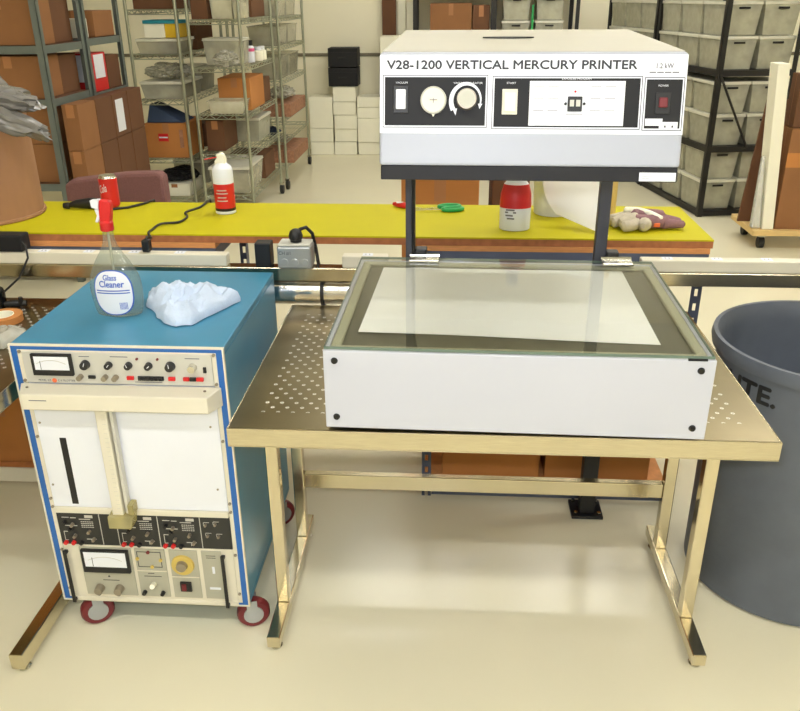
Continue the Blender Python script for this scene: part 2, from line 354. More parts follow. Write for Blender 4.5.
ov = [(a, b, c0) for a, b in pts]+[(a, b, c0+.0006) for a, b in pts]; fs = []
for i in range(n-1):
    a = 2*i; fs += [(a, a+1, a+3, a+2), (2*n+a, 2*n+a+2, 2*n+a+3, 2*n+a+1)]
arc.add(ov, fs).build('regulator_arc', 'white', face, fn=HP)
MB().prism([(.050, 1.503), (.0585, 1.503), (.053, 1.493)], c0, c0+.0006).build('arc_arrow', 'white', face, fn=HP)
MB().prism([(.0, 1.494), (.009, 1.494), (.006, 1.481), (.003, 1.487)], c0, c0+.0006).build('arc_arrow', 'white', face, fn=HP)
onface('start_switch', 'cream', .097, .127, 1.483, 1.530, c0, .006, bevel=.001); onface('start_rocker', 'box_white', .101, .123, 1.488, 1.524, .006, .011, bevel=.002)
onface('program_plate', 'white', .150, .334, 1.4625, 1.545, c0, .0036, bevel=.0008)
for r, b in enumerate((1.535, 1.513, 1.490)):
    for a in (.158, .186, .268, .296): onface('fine_print', 'grey_print', a, a+.02, b, b+.0011, .0036, .0039)
onface('fine_print', 'grey_print', .222, .254, 1.4835, 1.4847, .0036, .0039)
onface('thumbwheel_switch', 'black', .2245, .2525, 1.489, 1.5165, .0036, .008, bevel=.001)
for a in (.2285, .2405): onface('thumbwheel', 'dim_print', a, a+.008, 1.498, 1.510, .008, .0095)
for a in (.2205, .2565): MB().cyl((a, 1.503, .0036), (a, 1.503, .007), .0028, n=10).build('mounting_screw', 'black', face, fn=HP)
MB().cyl((.2385, 1.5255, .0036), (.2385, 1.5255, .005), .0022, n=10).build('red_lamp', 'red', face, fn=HP)
onface('power_frame', 'black', .393, .422, 1.485, 1.5245, c0, .005, bevel=.001); onface('power_switch', 'maroon', .399, .4155, 1.4965, 1.515, .005, .010, bevel=.002)
onface('warning_sticker', 'white', .376, .409, 1.4635, 1.4765, c0, .003); onface('warning_sticker', 'white', .403, .4385, 1.4585, 1.4705, .003, .0034)
for a in (.413, .427): onface('sticker_mark', 'ink', a, a+.003, 1.460, 1.464, .0034, .0037)
onface('serial_sticker', 'white', .373, .444, 1.3595, 1.376, -.002, -.0005, head)
for i in range(3): onface('fine_print', 'grey_print', .378, .405-.006*i, 1.3715-.0035*i, 1.3722-.0035*i, -.0005, -.0003, head)
MB().tube([(-.10, 2.27, 1.357), (-.106, 2.27, 1.31), (-.116, 2.268, 1.25), (-.118, 2.262, 1.1), (-.116, 2.262, 1.0)], .005).build('vacuum_hose', 'black', pr, smooth=True)
# sheet under the glass
sh = MB(); nx, ny = 24, 16; vs = []; fs = []
cn = [(-.213, 1.72), (.467, 1.68), (.478, 2.205), (-.194, 2.212)]
for layer in (0, 1):
    for j in range(ny+1):
        for i in range(nx+1):
            u, v = i/nx, j/ny
            x = (cn[0][0]*(1-u)+cn[1][0]*u)*(1-v)+(cn[3][0]*(1-u)+cn[2][0]*u)*v; y = (cn[0][1]*(1-u)+cn[1][1]*u)*(1-v)+(cn[3][1]*(1-u)+cn[2][1]*u)*v
            vs.append((x, y, .987+.004*max(0, 1-v*5)**2*(.6+.4*math.sin(u*5))+.0006*layer))
o1 = (nx+1)*(ny+1)
for j in range(ny):
    for i in range(nx):
        a = j*(nx+1)+i; fs += [(a+1, a, a+nx+1, a+nx+2), (o1+a, o1+a+1, o1+a+nx+2, o1+a+nx+1)]
tag(sh.add(vs, fs).build('paper_sheet', 'paper', smooth=True), 'large white paper sheet lying under the printer glass', 'paper')

# ---------------------------------------------------------------- blue test cabinet
cb = thing('test_cabinet', 'blue wheeled electronic test cabinet with meters, knobs and white plotter bed', 'cabinet', (-.83, 2.09, 0))
CX0, CX1, CY0, CY1, CZ0, CZ1 = -1.103, -.557, 1.79, 2.39, .105, .91
def CP(a, b, c): return Vector((a, CY0-c, b))
body = MB().box(CX0, CX1, CY0+.004, CY1, CZ1-.018, CZ1).box(CX0, CX1, CY0+.004, CY1, CZ0, CZ0+.018).box(CX0, CX0+.018, CY0+.004, CY1, CZ0+.018, CZ1-.018)
body.box(CX1-.018, CX1, CY0+.004, CY1, CZ0+.018, CZ1-.018).box(CX0+.018, CX1-.018, CY1-.012, CY1, CZ0+.018, CZ1-.018).build('cabinet_shell', 'blue', cb, .003)
MB().frame(CX0-.001, CX1+.001, CZ0-.001, CZ1+.001, .0045, -.006, .002).build('edge_trim', 'cream', cb, fn=CP)
MB().frame(CX0+.0035, CX1-.0035, CZ0+.0035, CZ1-.0035, .016, -.01, .0).build('blue_border', 'blue_trim', cb, fn=CP)
MB().frame(CX0+.0195, CX1-.0195, CZ0+.012, CZ1-.0135, .011, -.012, .0015).build('rack_frame', 'cream', cb, .001, fn=CP)
bx(CX0+.02, CX1-.02, CZ0+.012, CZ1-.013, -.014, -.0125).build('rack_backing', 'cream', cb, fn=CP)
for b in (.892, .812, .648, .455, .428, .285, .15):
    for a in (CX0+.026, CX1-.025): MB().cyl((a, b, .0015), (a, b, .005), .0042, n=12).build('rack_screw', 'knob_grey', cb, fn=CP)
def onc(name, m, a0, a1, b0, b1, c0, c1, par, bevel=0): return bx(a0, a1, b0, b1, c0, c1).build(name, m, par, bevel, fn=CP)
def knob(par, a, b, r, d=.016, m='knob_black', c=.004, ang=.6):
    k = MB().cyl((a, b, c), (a, b, c+d), r, r*.82, 20).build('knob', m, par, .001, True, fn=CP)
    MB().box(a-.0008, a+.0008, b, b+r*.8, c+d, c+d+.0006).build('pointer_line', 'white', k, fn=lambda x, y, z: CP(a+(x-a)*math.cos(ang)-(y-b)*math.sin(ang), b+(x-a)*math.sin(ang)+(y-b)*math.cos(ang), z))
def meter(par, a0, a1, b0, b1, c):
    f_ = onc('meter_case', 'black', a0, a1, b0, b1, c, c+.010, par, .002)
    onc('meter_scale', 'white', a0+.009, a1-.007, b0+(b1-b0)*.28, b1-.006, c+.010, c+.0106, f_)
    ar = MB(); q0 = None; xm = (a0+a1)/2; wd = (a1-a0)*.36
    for i in range(12):
        t0, t1 = -1+i/6, -1+(i+1)/6; f2 = lambda t: b0+(b1-b0)*(.72-.16*t*t)
        ar.hexa([(xm+wd*t0, f2(t0), c+.0106), (xm+wd*t1, f2(t1), c+.0106), (xm+wd*t1, f2(t1)+.0014, c+.0106), (xm+wd*t0, f2(t0)+.0014, c+.0106), (xm+wd*t0, f2(t0), c+.011), (xm+wd*t1, f2(t1), c+.011), (xm+wd*t1, f2(t1)+.0014, c+.011), (xm+wd*t0, f2(t0)+.0014, c+.011)])
    ar.build('scale_arc', 'dim_print', f_, fn=CP)
    onc('meter_needle', 'ink', xm-wd*.75, xm-wd*.72, b0+(b1-b0)*.3, b0+(b1-b0)*.7, c+.011, c+.0114, f_)
ip = onc('instrument_panel', 'panel_grey', -1.071, -.588, .807, .893, -.012, .004, cb, .001)
meter(ip, -1.046, -.942, .831, .890, .004)
for a, r in ((-.910, .0125), (-.850, .0098), (-.799, .0098), (-.748, .0098), (-.693, .013)): knob(ip, a, .861, r, ang=random.uniform(-1, 1))
MB().cyl((-.637, .859, .004), (-.637, .859, .022), .011, .009, 18).build('selector_knob', 'alu', ip, smooth=True, fn=CP); onc('selector_tip', 'knob_black', -.648, -.638, .848, .857, .004, .012, ip)
for a in (-.928, -.864, -.837): MB().cyl((a, .827, .004), (a, .827, .020), .0075, .0068, 14).build('terminal_post', 'knob_grey', ip, smooth=True, fn=CP)
onc('toggle_switch', 'black', -.908, -.889, .8225, .8315, .004, .010, ip, .002)
for a in (-.799, -.693): onc('red_button', 'red', a-.009, a+.009, .822, .832, .004, .011, ip, .0015)
bk = onc('push_button_bar', 'black', -.780, -.714, .821, .832, .004, .009, ip, .001)
for i in range(6): onc('push_button', 'knob_black', -.778+i*.0105, -.7695+i*.0105, .8225, .8305, .009, .013, bk)
onc('red_button', 'red', -.664, -.648, .822, .832, .004, .011, ip, .0015); onc('black_button', 'black', -.6475, -.631, .822, .832, .004, .011, ip, .0015); onc('red_button', 'red', -.6305, -.612, .822, .832, .004, .011, ip, .0015)
onc('slide_switch', 'black', -.611, -.603, .845, .860, .004, .009, ip, .001)
for a, b in ((-.776, .879), (-.724, .879)): MB().cyl((a, b, .004), (a, b, .008), .0032, n=10).build('trim_screw', 'maroon', ip, fn=CP)
text('MODEL 410', -1.040, -1.008, .8115, .8170, .004, .0004, 'ink', ip, CP)
text('C-V PLOTTER', -.990, -.945, .8115, .8170, .004, .0004, 'ink', ip, CP)
MB().cyl((-.999, .814, .004), (-.999, .814, .0045), .0062, n=16).build('maker_mark', 'orange', ip, fn=CP)
for a0, a1, b in ((-.925, -.898, .881), (-.845, -.80, .882), (-.655, -.618, .881), (-.79, -.72, .8135)): onc('fine_print', 'grey_print', a0, a1, b, b+.0022, .004, .0044, ip)
# plotter bed
pl = onc('plotter_bed', 'white', -1.0715, -.588, .430, .803, -.010, .003, cb, .001)
for a, b in ((-1.062, .69), (-1.062, .50), (-.61, .69), (-.61, .50)): MB().cyl((a, b, .003), (a, b, .0045), .003, n=10).build('bed_screw', 'knob_grey', pl, fn=CP)
onc('pen_slot', 'black', -1.018, -1.0005, .440, .646, .003, .0036, pl)
am = MB().hexa([(-1.090, .805, .003), (-1.066, .801, .06), (-.592, .801, .06), (-.570, .805, .003), (-1.090, .752, .003), (-1.066, .757, .06), (-.592, .757, .06), (-.570, .752, .003)]).build('plotter_arm', 'cream', cb, .003, fn=CP)
for a in (-1.06, -.605): MB().cyl((a, .805, .03), (a, .8075, .03), .0035, n=10).build('arm_screw', 'knob_grey', am, fn=CP)
onc('fine_print', 'grey_print', -1.045, -1.0, .783, .7855, .06, .0603, am)
va = onc('pen_carriage', 'cream', -.896, -.866, .425, .758, .012, .034, cb, .003); onc('carriage_rail', 'panel_grey', -.861, -.853, .43, .758, .008, .026, va)
for i in range(22): onc('scale_tick', 'dim_print', -.880, -.8705, .45+i*.0135, .4508+i*.0135, .034, .0343, va)
hp_ = MB().hexa([(-.905, .395, .006), (-.842, .395, .006), (-.842, .395, .052), (-.905, .395, .052), (-.908, .43, .006), (-.838, .43, .006), (-.838, .43, .044), (-.908, .43, .044)]).build('pen_holder', 'amber_plastic', cb, .004, fn=CP)
onc('holder_lug', 'amber_plastic', -.852, -.836, .43, .462, .004, .036, hp_, .003); onc('pen_tip', 'alu', -.886, -.868, .398, .425, .012, .04, hp_, .003)
onc('bed_rail', 'cream', -1.0715, -.588, .411, .429, -.01, .008, cb, .002)
# patch panel with three modules
pp = onc('patch_panel', 'patch_black', -1.0715, -.588, .304, .410, -.01, .003, cb, .001)
for a in (-.952, -.905, -.789, -.671): onc('divider_line', 'dim_print', a-.001, a+.001, .306, .408, .003, .0036, pp)
for x0 in (-1.068, -.903, -.785):
    onc('module_tag', 'dim_print', x0+.075, x0+.098, .394, .403, .003, .0035, pp)
    for a, b in ((.018, .358), (.030, .338)): MB().cyl((x0+a, b+.02, .003), (x0+a, b+.02, .014), .006, .005, 12).build('small_knob', 'black', pp, smooth=True, fn=CP)
    for a, b in ((.038, .372), (.082, .350), (.040, .335), (.092, .325)):
        MB().cyl((x0+a, b, .003), (x0+a, b, .015), .005, .0042, 12).build('small_knob', 'knob_grey', pp, smooth=True, fn=CP)
    pm = MB()
    for a0, a1, b in ((.01, .03, .393), (.034, .05, .392), (.012, .05, .366), (.058, .09, .388), (.008, .022, .346), (.07, .098, .322)): pm.box(x0+a0, x0+a1, b, b+.0024, .003, .0034)
    pm.box(x0+.008, x0+.0095, .318, .346, .003, .0034).box(x0+.008, x0+.018, .318, .3196, .003, .0034).box(x0+.082, x0+.0836, .312, .322, .003, .0034)
    for i in range(6):
        for j in range(4): pm.box(x0+.062+i*.006, x0+.0665+i*.006, .362+j*.006, .3642+j*.006, .003, .0034)
    pm.build('panel_print', 'dim_print', pp, fn=CP)
    for a, m in ((.010, 'red'), (.032, 'red'), (.054, 'black')):
        j = MB().cyl((x0+a, .311, .003), (x0+a, .311, .011), .0066, .0056, 12).build('banana_jack', m, pp, smooth=True, fn=CP)
for a, b in ((-.655, .385), (-.628, .388), (-.652, .350), (-.622, .348)):
    MB().cyl((a, b, .003), (a, b, .012), .0035, n=10).build('small_knob', 'knob_grey', pp, fn=CP)
    MB().box(a-.006, a+.010, b+.006, b+.0076, .003, .0034).box(a-.007, a-.0056, b-.004, b+.006, .003, .0034).build('panel_print', 'dim_print', pp, fn=CP)
# lower instrument
lo = onc('lower_instrument', 'cream', -1.0715, -.588, .122, .303, -.01, .002, cb, .001)
for a0, a1 in ((-1.026, -.878), (-.868, -.782), (-.770, -.690), (-.678, -.622)): onc('module_face', 'olive_grey', a0, a1, .132, .297, .002, .006, lo, .001)
meter(lo, -1.019, -.884, .217, .294, .006)
for a in (-.984, -.927):
    MB().cyl((a, .158, .006), (a, .158, .028), .0135, .011, 18).build('knob', 'knob_grey', lo, .001, True, fn=CP); MB().cyl((a-.002, .146, .006), (a-.002, .146, .020), .007, n=12).build('lock_nut', 'knob_black', lo, fn=CP)
onc('fine_print', 'ink', -.972, -.925, .184, .1862, .006, .0064, lo); MB().prism([(-.957, .196), (-.949, .196), (-.953, .203)], .006, .0064).build('triangle_mark', 'ink', lo, fn=CP)
ci = MB().frame(-.862, -.793, .236, .289, .002, .006, .0066).build('circuit_print', 'ink', lo, fn=CP)
MB().cyl((-.828, .288, .006), (-.828, .288, .010), .005, n=12).build('red_lamp', 'maroon', ci, fn=CP)
for a, b in ((-.861, .265), (-.795, .262), (-.822, .238)): MB().cyl((a, b, .006), (a, b, .010), .005, n=12).build('amber_lamp', 'amber', ci, fn=CP)
onc('module_seam', 'cream', -.868, -.782, .222, .225, .006, .008, lo)
MB().cyl((-.826, .176, .006), (-.822, .186, .030), .008, .007, 14).build('toggle_lever', 'box_white', lo, smooth=True, fn=CP)
for a in (-.855, -.802): MB().cyl((a, .148, .006), (a, .148, .018), .0065, .0055, 12).build('push_button', 'black', lo, smooth=True, fn=CP); 
for a0, a1, b in ((-.85, -.80, .203), (-.838, -.82, .213), (-.665, -.638, .281), (-.665, -.638, .274)): onc('fine_print', 'ink', a0, a1, b, b+.002, .006, .0063, lo)
dl = MB().cyl((-.733, .249, .006), (-.733, .249, .014), .033, .031, 30).build('clear_dial', 'amber', lo, .001, True, fn=CP)
MB().cyl((-.733, .252, .014), (-.733, .252, .026), .016, .014, 22).build('dial_knob', 'knob_grey', dl, smooth=True, fn=CP); MB().cyl((-.740, .238, .014), (-.740, .238, .0155), .009, n=16).build('dial_window', 'white', dl, fn=CP)
onc('module_seam', 'cream', -.770, -.690, .205, .207, .006, .008, lo)
onc('power_switch', 'black', -.748, -.716, .158, .190, .006, .012, lo, .001); onc('lit_rocker', 'maroon', -.743, -.730, .163, .185, .012, .016, lo, .001)
onc('slot_cover', 'white', -.651, -.644, .222, .245, .006, .0075, lo); onc('name_plate', 'white', -.664, -.633, .166, .173, .006, .0075, lo)
for a in (-1.0645, -.6165):
    hd = onc('pull_handle', 'black', a-.005, a+.005, .108, .290, .012, .018, lo, .002)
    for b in (.112, .276): onc('handle_stub', 'black', a-.005, a+.005, b, b+.008, .002, .012, hd)
onc('bottom_rail', 'cream', -1.0715, -.588, .108, .121, -.01, .006, cb, .002)
def caster(par, x, y, rz, r=.048, wheelm='maroon', zt=.105):
    c, s_ = math.cos(rz), math.sin(rz)
    f2 = lambda a, b, c2: Vector((x+a*c-b*s_, y+a*s_+b*c, c2))
    fk = MB().box(-.026, .026, -.026, .026, zt-.006, zt).box(-.022, -.019, .012, .042, r-.01, zt-.006).box(.019, .022, .012, .042, r-.01, zt-.006).box(-.019, .019, -.018, .012, zt-.012, zt-.006)
    fk = fk.build('caster', 'grey_box', par, fn=f2)
    wh = MB().lathe((0, 0, -.014), [(r*.55, 0), (r*.62, -.001), (r*.9, -.001), (r, .006), (r, .022), (r*.9, .029), (r*.62, .029), (r*.55, .028)], 24).build('wheel', wheelm, fk, smooth=True, fn=lambda a, b, c2: f2(c2, .03+a, r+b))
    MB().cyl((-.0185, .03, r), (.0185, .03, r), r*.6, n=18).build('hub', 'grey_box', fk, fn=f2)
caster(cb, -1.0, 1.835, -1.05+PI); caster(cb, -.590, 1.825, -1.27); caster(cb, -1.03, 2.33, .4); caster(cb, -.60, 2.31, -.9)

# ---------------------------------------------------------------- glass cleaner bottle and wipe on the cabinet
bo = thing('glass_cleaner_bottle', 'clear glass cleaner spray bottle with red trigger and oval label', 'spray bottle', (-.90, 2.01, .91))
BX, BY, BZ = -.90, 2.01, .911
prof = [(.052, 0), (.061, .004), (.066, .02), (.070, .05), (.0715, .08), (.067, .108), (.056, .132), (.044, .154), (.030, .175), (.020, .195), (.0155, .212), (.0145, .246)]
bt = MB().lathe((BX, BY, BZ), prof, 40, 1, .52).build('bottle_body', 'bottle_glass', bo, smooth=True)
def brad(z):
    for (r0, z0), (r1, z1) in zip(prof, prof[1:]):
        if z0 <= z <= z1: return r0+(r1-r0)*(z-z0)/(z1-z0)
    return prof[-1][0]
def BW(a, b, c):       # a across, b height above base, c outwards from the front of the bottle
    r = brad(max(.001, b)); s_ = max(-.97, min(.97, a/r)); return Vector((BX+a, BY-.52*r*math.sqrt(1-s_*s_)-.0008-c, BZ+b))
def oval(ra, rb, bc, c, m, name, p):
    mm = MB(); nr, nt = 10, 36; vs = [(.004, bc, c)]; fs = []
    for i in range(1, nr+1):
        for k in range(nt):
            q = 2*PI*k/nt; vs.append((.004+ra*i/nr*math.copysign(abs(math.cos(q))**.8, math.cos(q)), bc+rb*i/nr*math.copysign(abs(math.sin(q))**.8, math.sin(q)), c))
    for k in range(nt): fs.append((0, 1+k, 1+(k+1) % nt))
    for i in range(nr-1):
        for k in range(nt): a = 1+i*nt+k; b = 1+i*nt+(k+1) % nt; fs.append((a, a+nt, b+nt, b))
    return mm.add(vs, fs).build(name, m, p, fn=BW, smooth=True)
lb = oval(.052, .063, .071, .0004, 'ink_blue', 'label', bo); oval(.0492, .060, .071, .0008, 'white', 'label_field', lb)
text('Glass', -.018, .018, .107, .121, .001, .0002, 'ink_blue', lb, BW, bold=.0004); text('Cleaner', -.030, .036, .088, .105, .001, .0002, 'ink_blue', lb, BW, bold=.0005)
for b in (.077, .070): MB().add(sum([[(-.040+.088*i/12, b, .0011), (-.040+.088*i/12, b+.003, .0011)] for i in range(13)], []), [(2*i, 2*i+2, 2*i+3, 2*i+1) for i in range(12)]).build('label_stripe', 'ink_blue', lb, fn=BW)
for i in range(7): MB().add([(.018+i*.003, .025, .0011), (.0195+i*.003, .025, .0011), (.0195+i*.003, .045, .0011), (.018+i*.003, .045, .0011)], [(0, 1, 2, 3)]).build('label_bar', 'ink_blue', lb, fn=BW)
MB().cyl((BX, BY, BZ+.004), (BX, BY, BZ+.244), .0035, n=10).build('dip_tube', 'clear_plastic', bo, smooth=True)
MB().lathe((BX, BY, BZ+.233), [(.016, 0), (.0175, .002), (.0175, .022), (.014, .026)], 20).build('screw_collar', 'red', bo, smooth=True)
tr = MB().prism([(-.013, .226), (.014, .226), (.017, .24), (.022, .27), (.02, .283), (-.006, .287), (-.010, .27), (-.012, .25)], -.011, .011).build('trigger_head', 'red', bo, .003, fn=lambda a, b, c: Vector((BX+a, BY+c, BZ+b+.028)))
MB().prism([(-.012, .262), (-.030, .266), (-.032, .285), (-.008, .287)], -.0095, .0095).build('nozzle', 'white', bo, .002, fn=lambda a, b, c: Vector((BX+a, BY+c, BZ+b+.028)))
MB().prism([(-.012, .262), (-.024, .262), (-.019, .245), (-.027, .228), (-.020, .226), (-.012, .24)], -.008, .008).build('trigger_lever', 'white', bo, .002, fn=lambda a, b, c: Vector((BX+a, BY+c, BZ+b+.028)))

def blob(name, m, outline, z0, hf, nr=26, nt=72, parent=None, seed=0, lift=.004):
    """crumpled heap: closed mesh over an irregular outline with a folded height field"""
    cx = sum(p[0] for p in outline)/len(outline); cy = sum(p[1] for p in outline)/len(outline); n = len(outline); vs = []; fs = []
    def edge(q):
        t = q/(2*PI)*n; i = int(t) % n; f = t-int(t); f = f*f*(3-2*f)
        return outline[i][0]*(1-f)+outline[(i+1) % n][0]*f-cx, outline[i][1]*(1-f)+outline[(i+1) % n][1]*f-cy
    for top in (1, 0):
        for i in range(nr+1):
            r = i/nr
            for k in range(nt):
                ex, ey = edge(2*PI*k/nt); wob = 1+.10*r*noise.noise(Vector((ex*30, ey*30, seed+.5))); ex *= wob; ey *= wob; x, y = cx+ex*r, cy+ey*r
                vs.append((x, y, z0+lift+hf(x, y, r) if top else z0+.0005+lift*.6*r))
    o = (nr+1)*nt
    for i in range(nr):
        for k in range(nt):
            a = i*nt+k; b = i*nt+(k+1) % nt; fs += [(a, a+nt, b+nt, b), (o+a, o+b, o+b+nt, o+a+nt)]
    for k in range(nt): a = nr*nt+k; b = nr*nt+(k+1) % nt; fs.append((a, o+a, o+b, b))
    return MB().add(vs, fs).build(name, m, parent, smooth=True)
def folds(h, sc_, seed, pw=.5):
    def f(x, y, r):
        n1 = noise.noise(Vector((x*sc_, y*sc_, seed))); n2 = 1-abs(noise.noise(Vector((x*sc_*1.7+3, y*sc_*1.2, seed+5))))*2
        return h*(max(0, 1-r*r)**pw)*(.62+.35*n1+.35*n2)+h*.22*(.5+n1)
    return f
tag(blob('paper_wipe', 'wipe', [(-.598, 2.115), (-.64, 2.16), (-.73, 2.185), (-.80, 2.19), (-.868, 2.135), (-.842, 2.06), (-.79, 1.985), (-.755, 1.935), (-.715, 1.918), (-.68, 1.93), (-.652, 1.99)], .91, folds(.055, 24, 2.3)), 'crumpled pale blue paper wipe on the blue cabinet top', 'wipe')

# ---------------------------------------------------------------- grey trash can
tc_ = thing('trash_can', 'large round blue-grey plastic trash can beside the steel table', 'trash can', (1.084, 2.195, 0))
TX, TY, R0, R1, TH = 1.084, 2.195, .298, .312, .80
MB().lathe((TX, TY, 0), [(R0-.012, .002), (R0, .01), (R1-.012, TH-.06), (R1-.010, TH-.045), (R1+.004, TH-.04), (R1+.008, TH-.02), (R1+.004, TH), (R1-.008, TH), (R1-.018, TH-.02), (R1-.024, TH-.06), (R0-.012, .03), (.02, .025)], 64).build('can_body', 'can_grey', tc_, smooth=True)
def CW(a, b, c): r = R0+(R1-.012-R0)*(b/(TH-.06))+.0006+c; q = a/R1; return Vector((TX+r*math.sin(q), TY-r*math.cos(q), b))
text('BRUTE.', -.52, -.245, .68, .73, 0, .0012, 'can_ink', tc_, CW, bold=.0022)
for q in (.6, 3.74): MB().tube([CW(R1*(q-.25), TH-.14, 0), CW(R1*(q-.25), TH-.15, .03), CW(R1*(q+.25), TH-.15, .03), CW(R1*(q+.25), TH-.14, 0)], .012).build('handle', 'can_grey', tc_, smooth=True)

# ---------------------------------------------------------------- steel rail, power strips, junction box, duct
rl = thing('steel_rail', 'long stainless rail in front of the yellow bench on a black floor post', 'rail', (.2, 2.455, 0))
bx(-2.4, 2.2, 2.43, 2.475, .868, .912).build('rail_tube', 'steel', rl, .003)
bx(.472, .524, 2.436, 2.484, .012, .868).build('floor_post', 'black', rl, .002)
fp = bx(.443, .553, 2.415, 2.522, 0, .012).build('floor_plate', 'black', rl, .002)
for a in (.458, .538):
    for b in (2.43, 2.507): MB().cyl((a, b, .012), (a, b, .022), .007, n=6).build('bolt', 'chrome', fp)
for xx in (-2.3, 2.1):
    bx(xx-.025, xx+.025, 2.43, 2.475, 0, .868).build('end_leg', 'steel', rl, .002)
def strip(x0, x1, label):
    t = thing('power_strip', label, 'power strip', ((x0+x1)/2, 2.452, .912))
    bx(x0, x1, 2.432, 2.474, .9125, .951).build('housing', 'cream', t, .004)
    x = x0+.08
    while x < x1-.06:
        s_ = bx(x-.016, x+.016, 2.440, 2.466, .951, .9525).build('socket', 'white', t)
        for d in (-.006, .006): bx(x+d-.001, x+d+.001, 2.449, 2.457, .9525, .953).build('pin_slot', 'black', s_)
        x += .15
strip(-2.3, -.715, 'long cream power strip on the rail behind the blue cabinet')
strip(-.345, -.20, 'short cream power strip end on the rail beside the glass lid')
strip(.585, 2.0, 'long cream power strip on the rail behind the trash can')
jb = thing('junction_box', 'small grey metal junction box with black knob on the rail', 'junction box', (-.495, 2.452, .912))
jm = bx(-.548, -.440, 2.415, 2.49, .9125, .985).build('box_body', 'grey_box', jb, .006)
bx(-.545, -.443, 2.418, 2.487, .985, .992).build('box_lid', 'panel_grey', jb, .003)
text('CH #1', -.542, -.505, .958, .970, 0, .0004, 'ink', jb, lambda a, b, c: Vector((a, 2.4148-c, b)))
for a in (-.525, -.492, -.46): MB().cyl((a, 2.4155, .935), (a, 2.412, .935), .012, n=20).build('knockout', 'grey_box', jb, .001)
MB().lathe((-.492, 2.452, .992), [(.018, 0), (.018, .008), (.0215, .010), (.0225, .02), (.018, .034), (.008, .041)], 22).build('push_knob', 'black', jb, smooth=True)
MB().tube([(-.48, 2.455, 1.03), (-.46, 2.465, 1.035), (-.445, 2.485, 1.01), (-.437, 2.492, .96), (-.43, 2.492, .90), (-.425, 2.49, .872)], .006).build('cable', 'black', jb, smooth=True)
tag(bx(-.622, -.572, 2.43, 2.48, .9125, .99).build('transformer_box', 'black', None, .003), 'small black box on the rail beside the junction box', 'box')
ad = thing('power_adapter', 'black power adapter plugged in at the end of the rail near the fibre drum', 'power adapter', (-1.42, 2.453, .951))
bx(-1.475, -1.375, 2.425, 2.482, .9535, 1.008).build('adapter_body', 'charcoal', ad, .006)
MB().tube([(-1.376, 2.43, .985), (-1.36, 2.42, .975), (-1.355, 2.41, .94), (-1.385, 2.39, .88), (-1.43, 2.36, .84)], .0035).build('adapter_cord', 'black', ad, smooth=True)
du = thing('silver_duct', 'shiny silver duct with black straps behind the steel table', 'duct', (-.1, 2.49, .78))
n = 60; MB().tube([(-.70+1.12*i/n, 2.476, .820) for i in range(n+1)], [.045 if i % 3 else .0435 for i in range(n+1)], 24).build('duct_tube', 'duct', du, smooth=True)
for x in (-.415, -.325, .3): MB().lathe((0, 0, 0), [(.0455, -.006), (.0475, -.006), (.0475, .006), (.0455, .006)], 24, closed=True).build('strap', 'black', du, fn=lambda a, b, c, x=x: Vector((x+c, 2.478+a, .818+b)))
for x in (-.6, .1, .38): bx(x-.006, x+.006, 2.455, 2.475, .86, .868).build('hanger', 'steel', du)

# ---------------------------------------------------------------- yellow bench on two rivet shelving units
be = thing('yellow_bench', 'bench with yellow work surface on two low steel shelving units', 'workbench', (-.7, 2.75, 0))
bx(-2.6, .822, 2.525, 2.965, .986, .991).build('yellow_top', 'yellow', be)
bx(-2.6, .822, 2.527, 2.963, .963, .9858).build('particle_board', 'board_edge', be)
def unit(x0, x1, lowm, lowh):
    bx(x0, x1, 2.5245, 2.9635, .945, .9628).build('shelf_deck', 'ply_edge', be)
    fb = MB().box(x0, x1, 2.530, 2.534, .908, .9448).box(x0, x1, 2.956, 2.96, .908, .9448).box(x0, x0+.004, 2.534, 2.956, .908, .9448).box(x1-.004, x1, 2.534, 2.956, .908, .9448)
    fb.build('shelf_beam', 'shelf_blue', be)
    for a, s_ in ((x0+.004, 1), (x1-.004, -1)):
        for y, d in ((2.5345, 1), (2.9555, -1)):
            u = bx(min(a, a+s_*.034), max(a, a+s_*.034), min(y, y+d*.002), max(y, y+d*.002), 0, .945).build('slotted_post', 'slotted', be)
            bx(min(a, a+s_*.002), max(a, a+s_*.002), min(y+d*.002, y+d*.034), max(y+d*.002, y+d*.034), 0, .945).build('post_flange', 'shelf_blue', u)
    for ya in (2.527, 2.957): bx(x0+.04, x1-.04, ya, ya+.006, .012, .012+lowh).build('lower_beam', lowm, be)
    bx(x0+.01, x1-.01, 2.57, 2.92, .035, .05).build('lower_deck', 'ply_edge', be)
unit(-.098, .815, 'shelf_blue', .045); unit(-2.55, -.775, 'cream', .06)

def carton(x0, x1, y0, y1, z0, z1, label, group=None, m='kraft', name='cardboard_box', tape=True, cat='box', rz=0, seam=True):
    t = thing(name, label, cat, ((x0+x1)/2, (y0+y1)/2, z0), rz, group, True)
    a, b, h = (x1-x0)/2, (y1-y0)/2, z1-z0
    bx(-a, a, -b, b, .001, h-.002).build('carton_body', m, t, .004)
    if seam:
        for s_ in (-1, 1): bx(-a+.002, a-.002, min(s_*.0015, s_*(b-.001)), max(s_*.0015, s_*(b-.001)), h-.002, h+.001).build('top_flap', m, t)
    if tape:
        bx(-.025, .025, -b-.0008, -b, h*.72, h).build('tape', 'tape', t)
        bx(-a-.0008, -a, -.0012, .0012, .003, h-.004).build('side_joint', 'tape', t)
    return t
carton(-.02, .34, 2.60, 2.90, .051, .30, 'cardboard carton under the yellow bench beside the slotted steel post', 'cartons under the yellow bench', 'kraft_orange')
carton(.36, .74, 2.60, 2.90, .051, .30, 'cardboard carton under the yellow bench behind the black floor post', 'cartons under the yellow bench', 'kraft_orange')
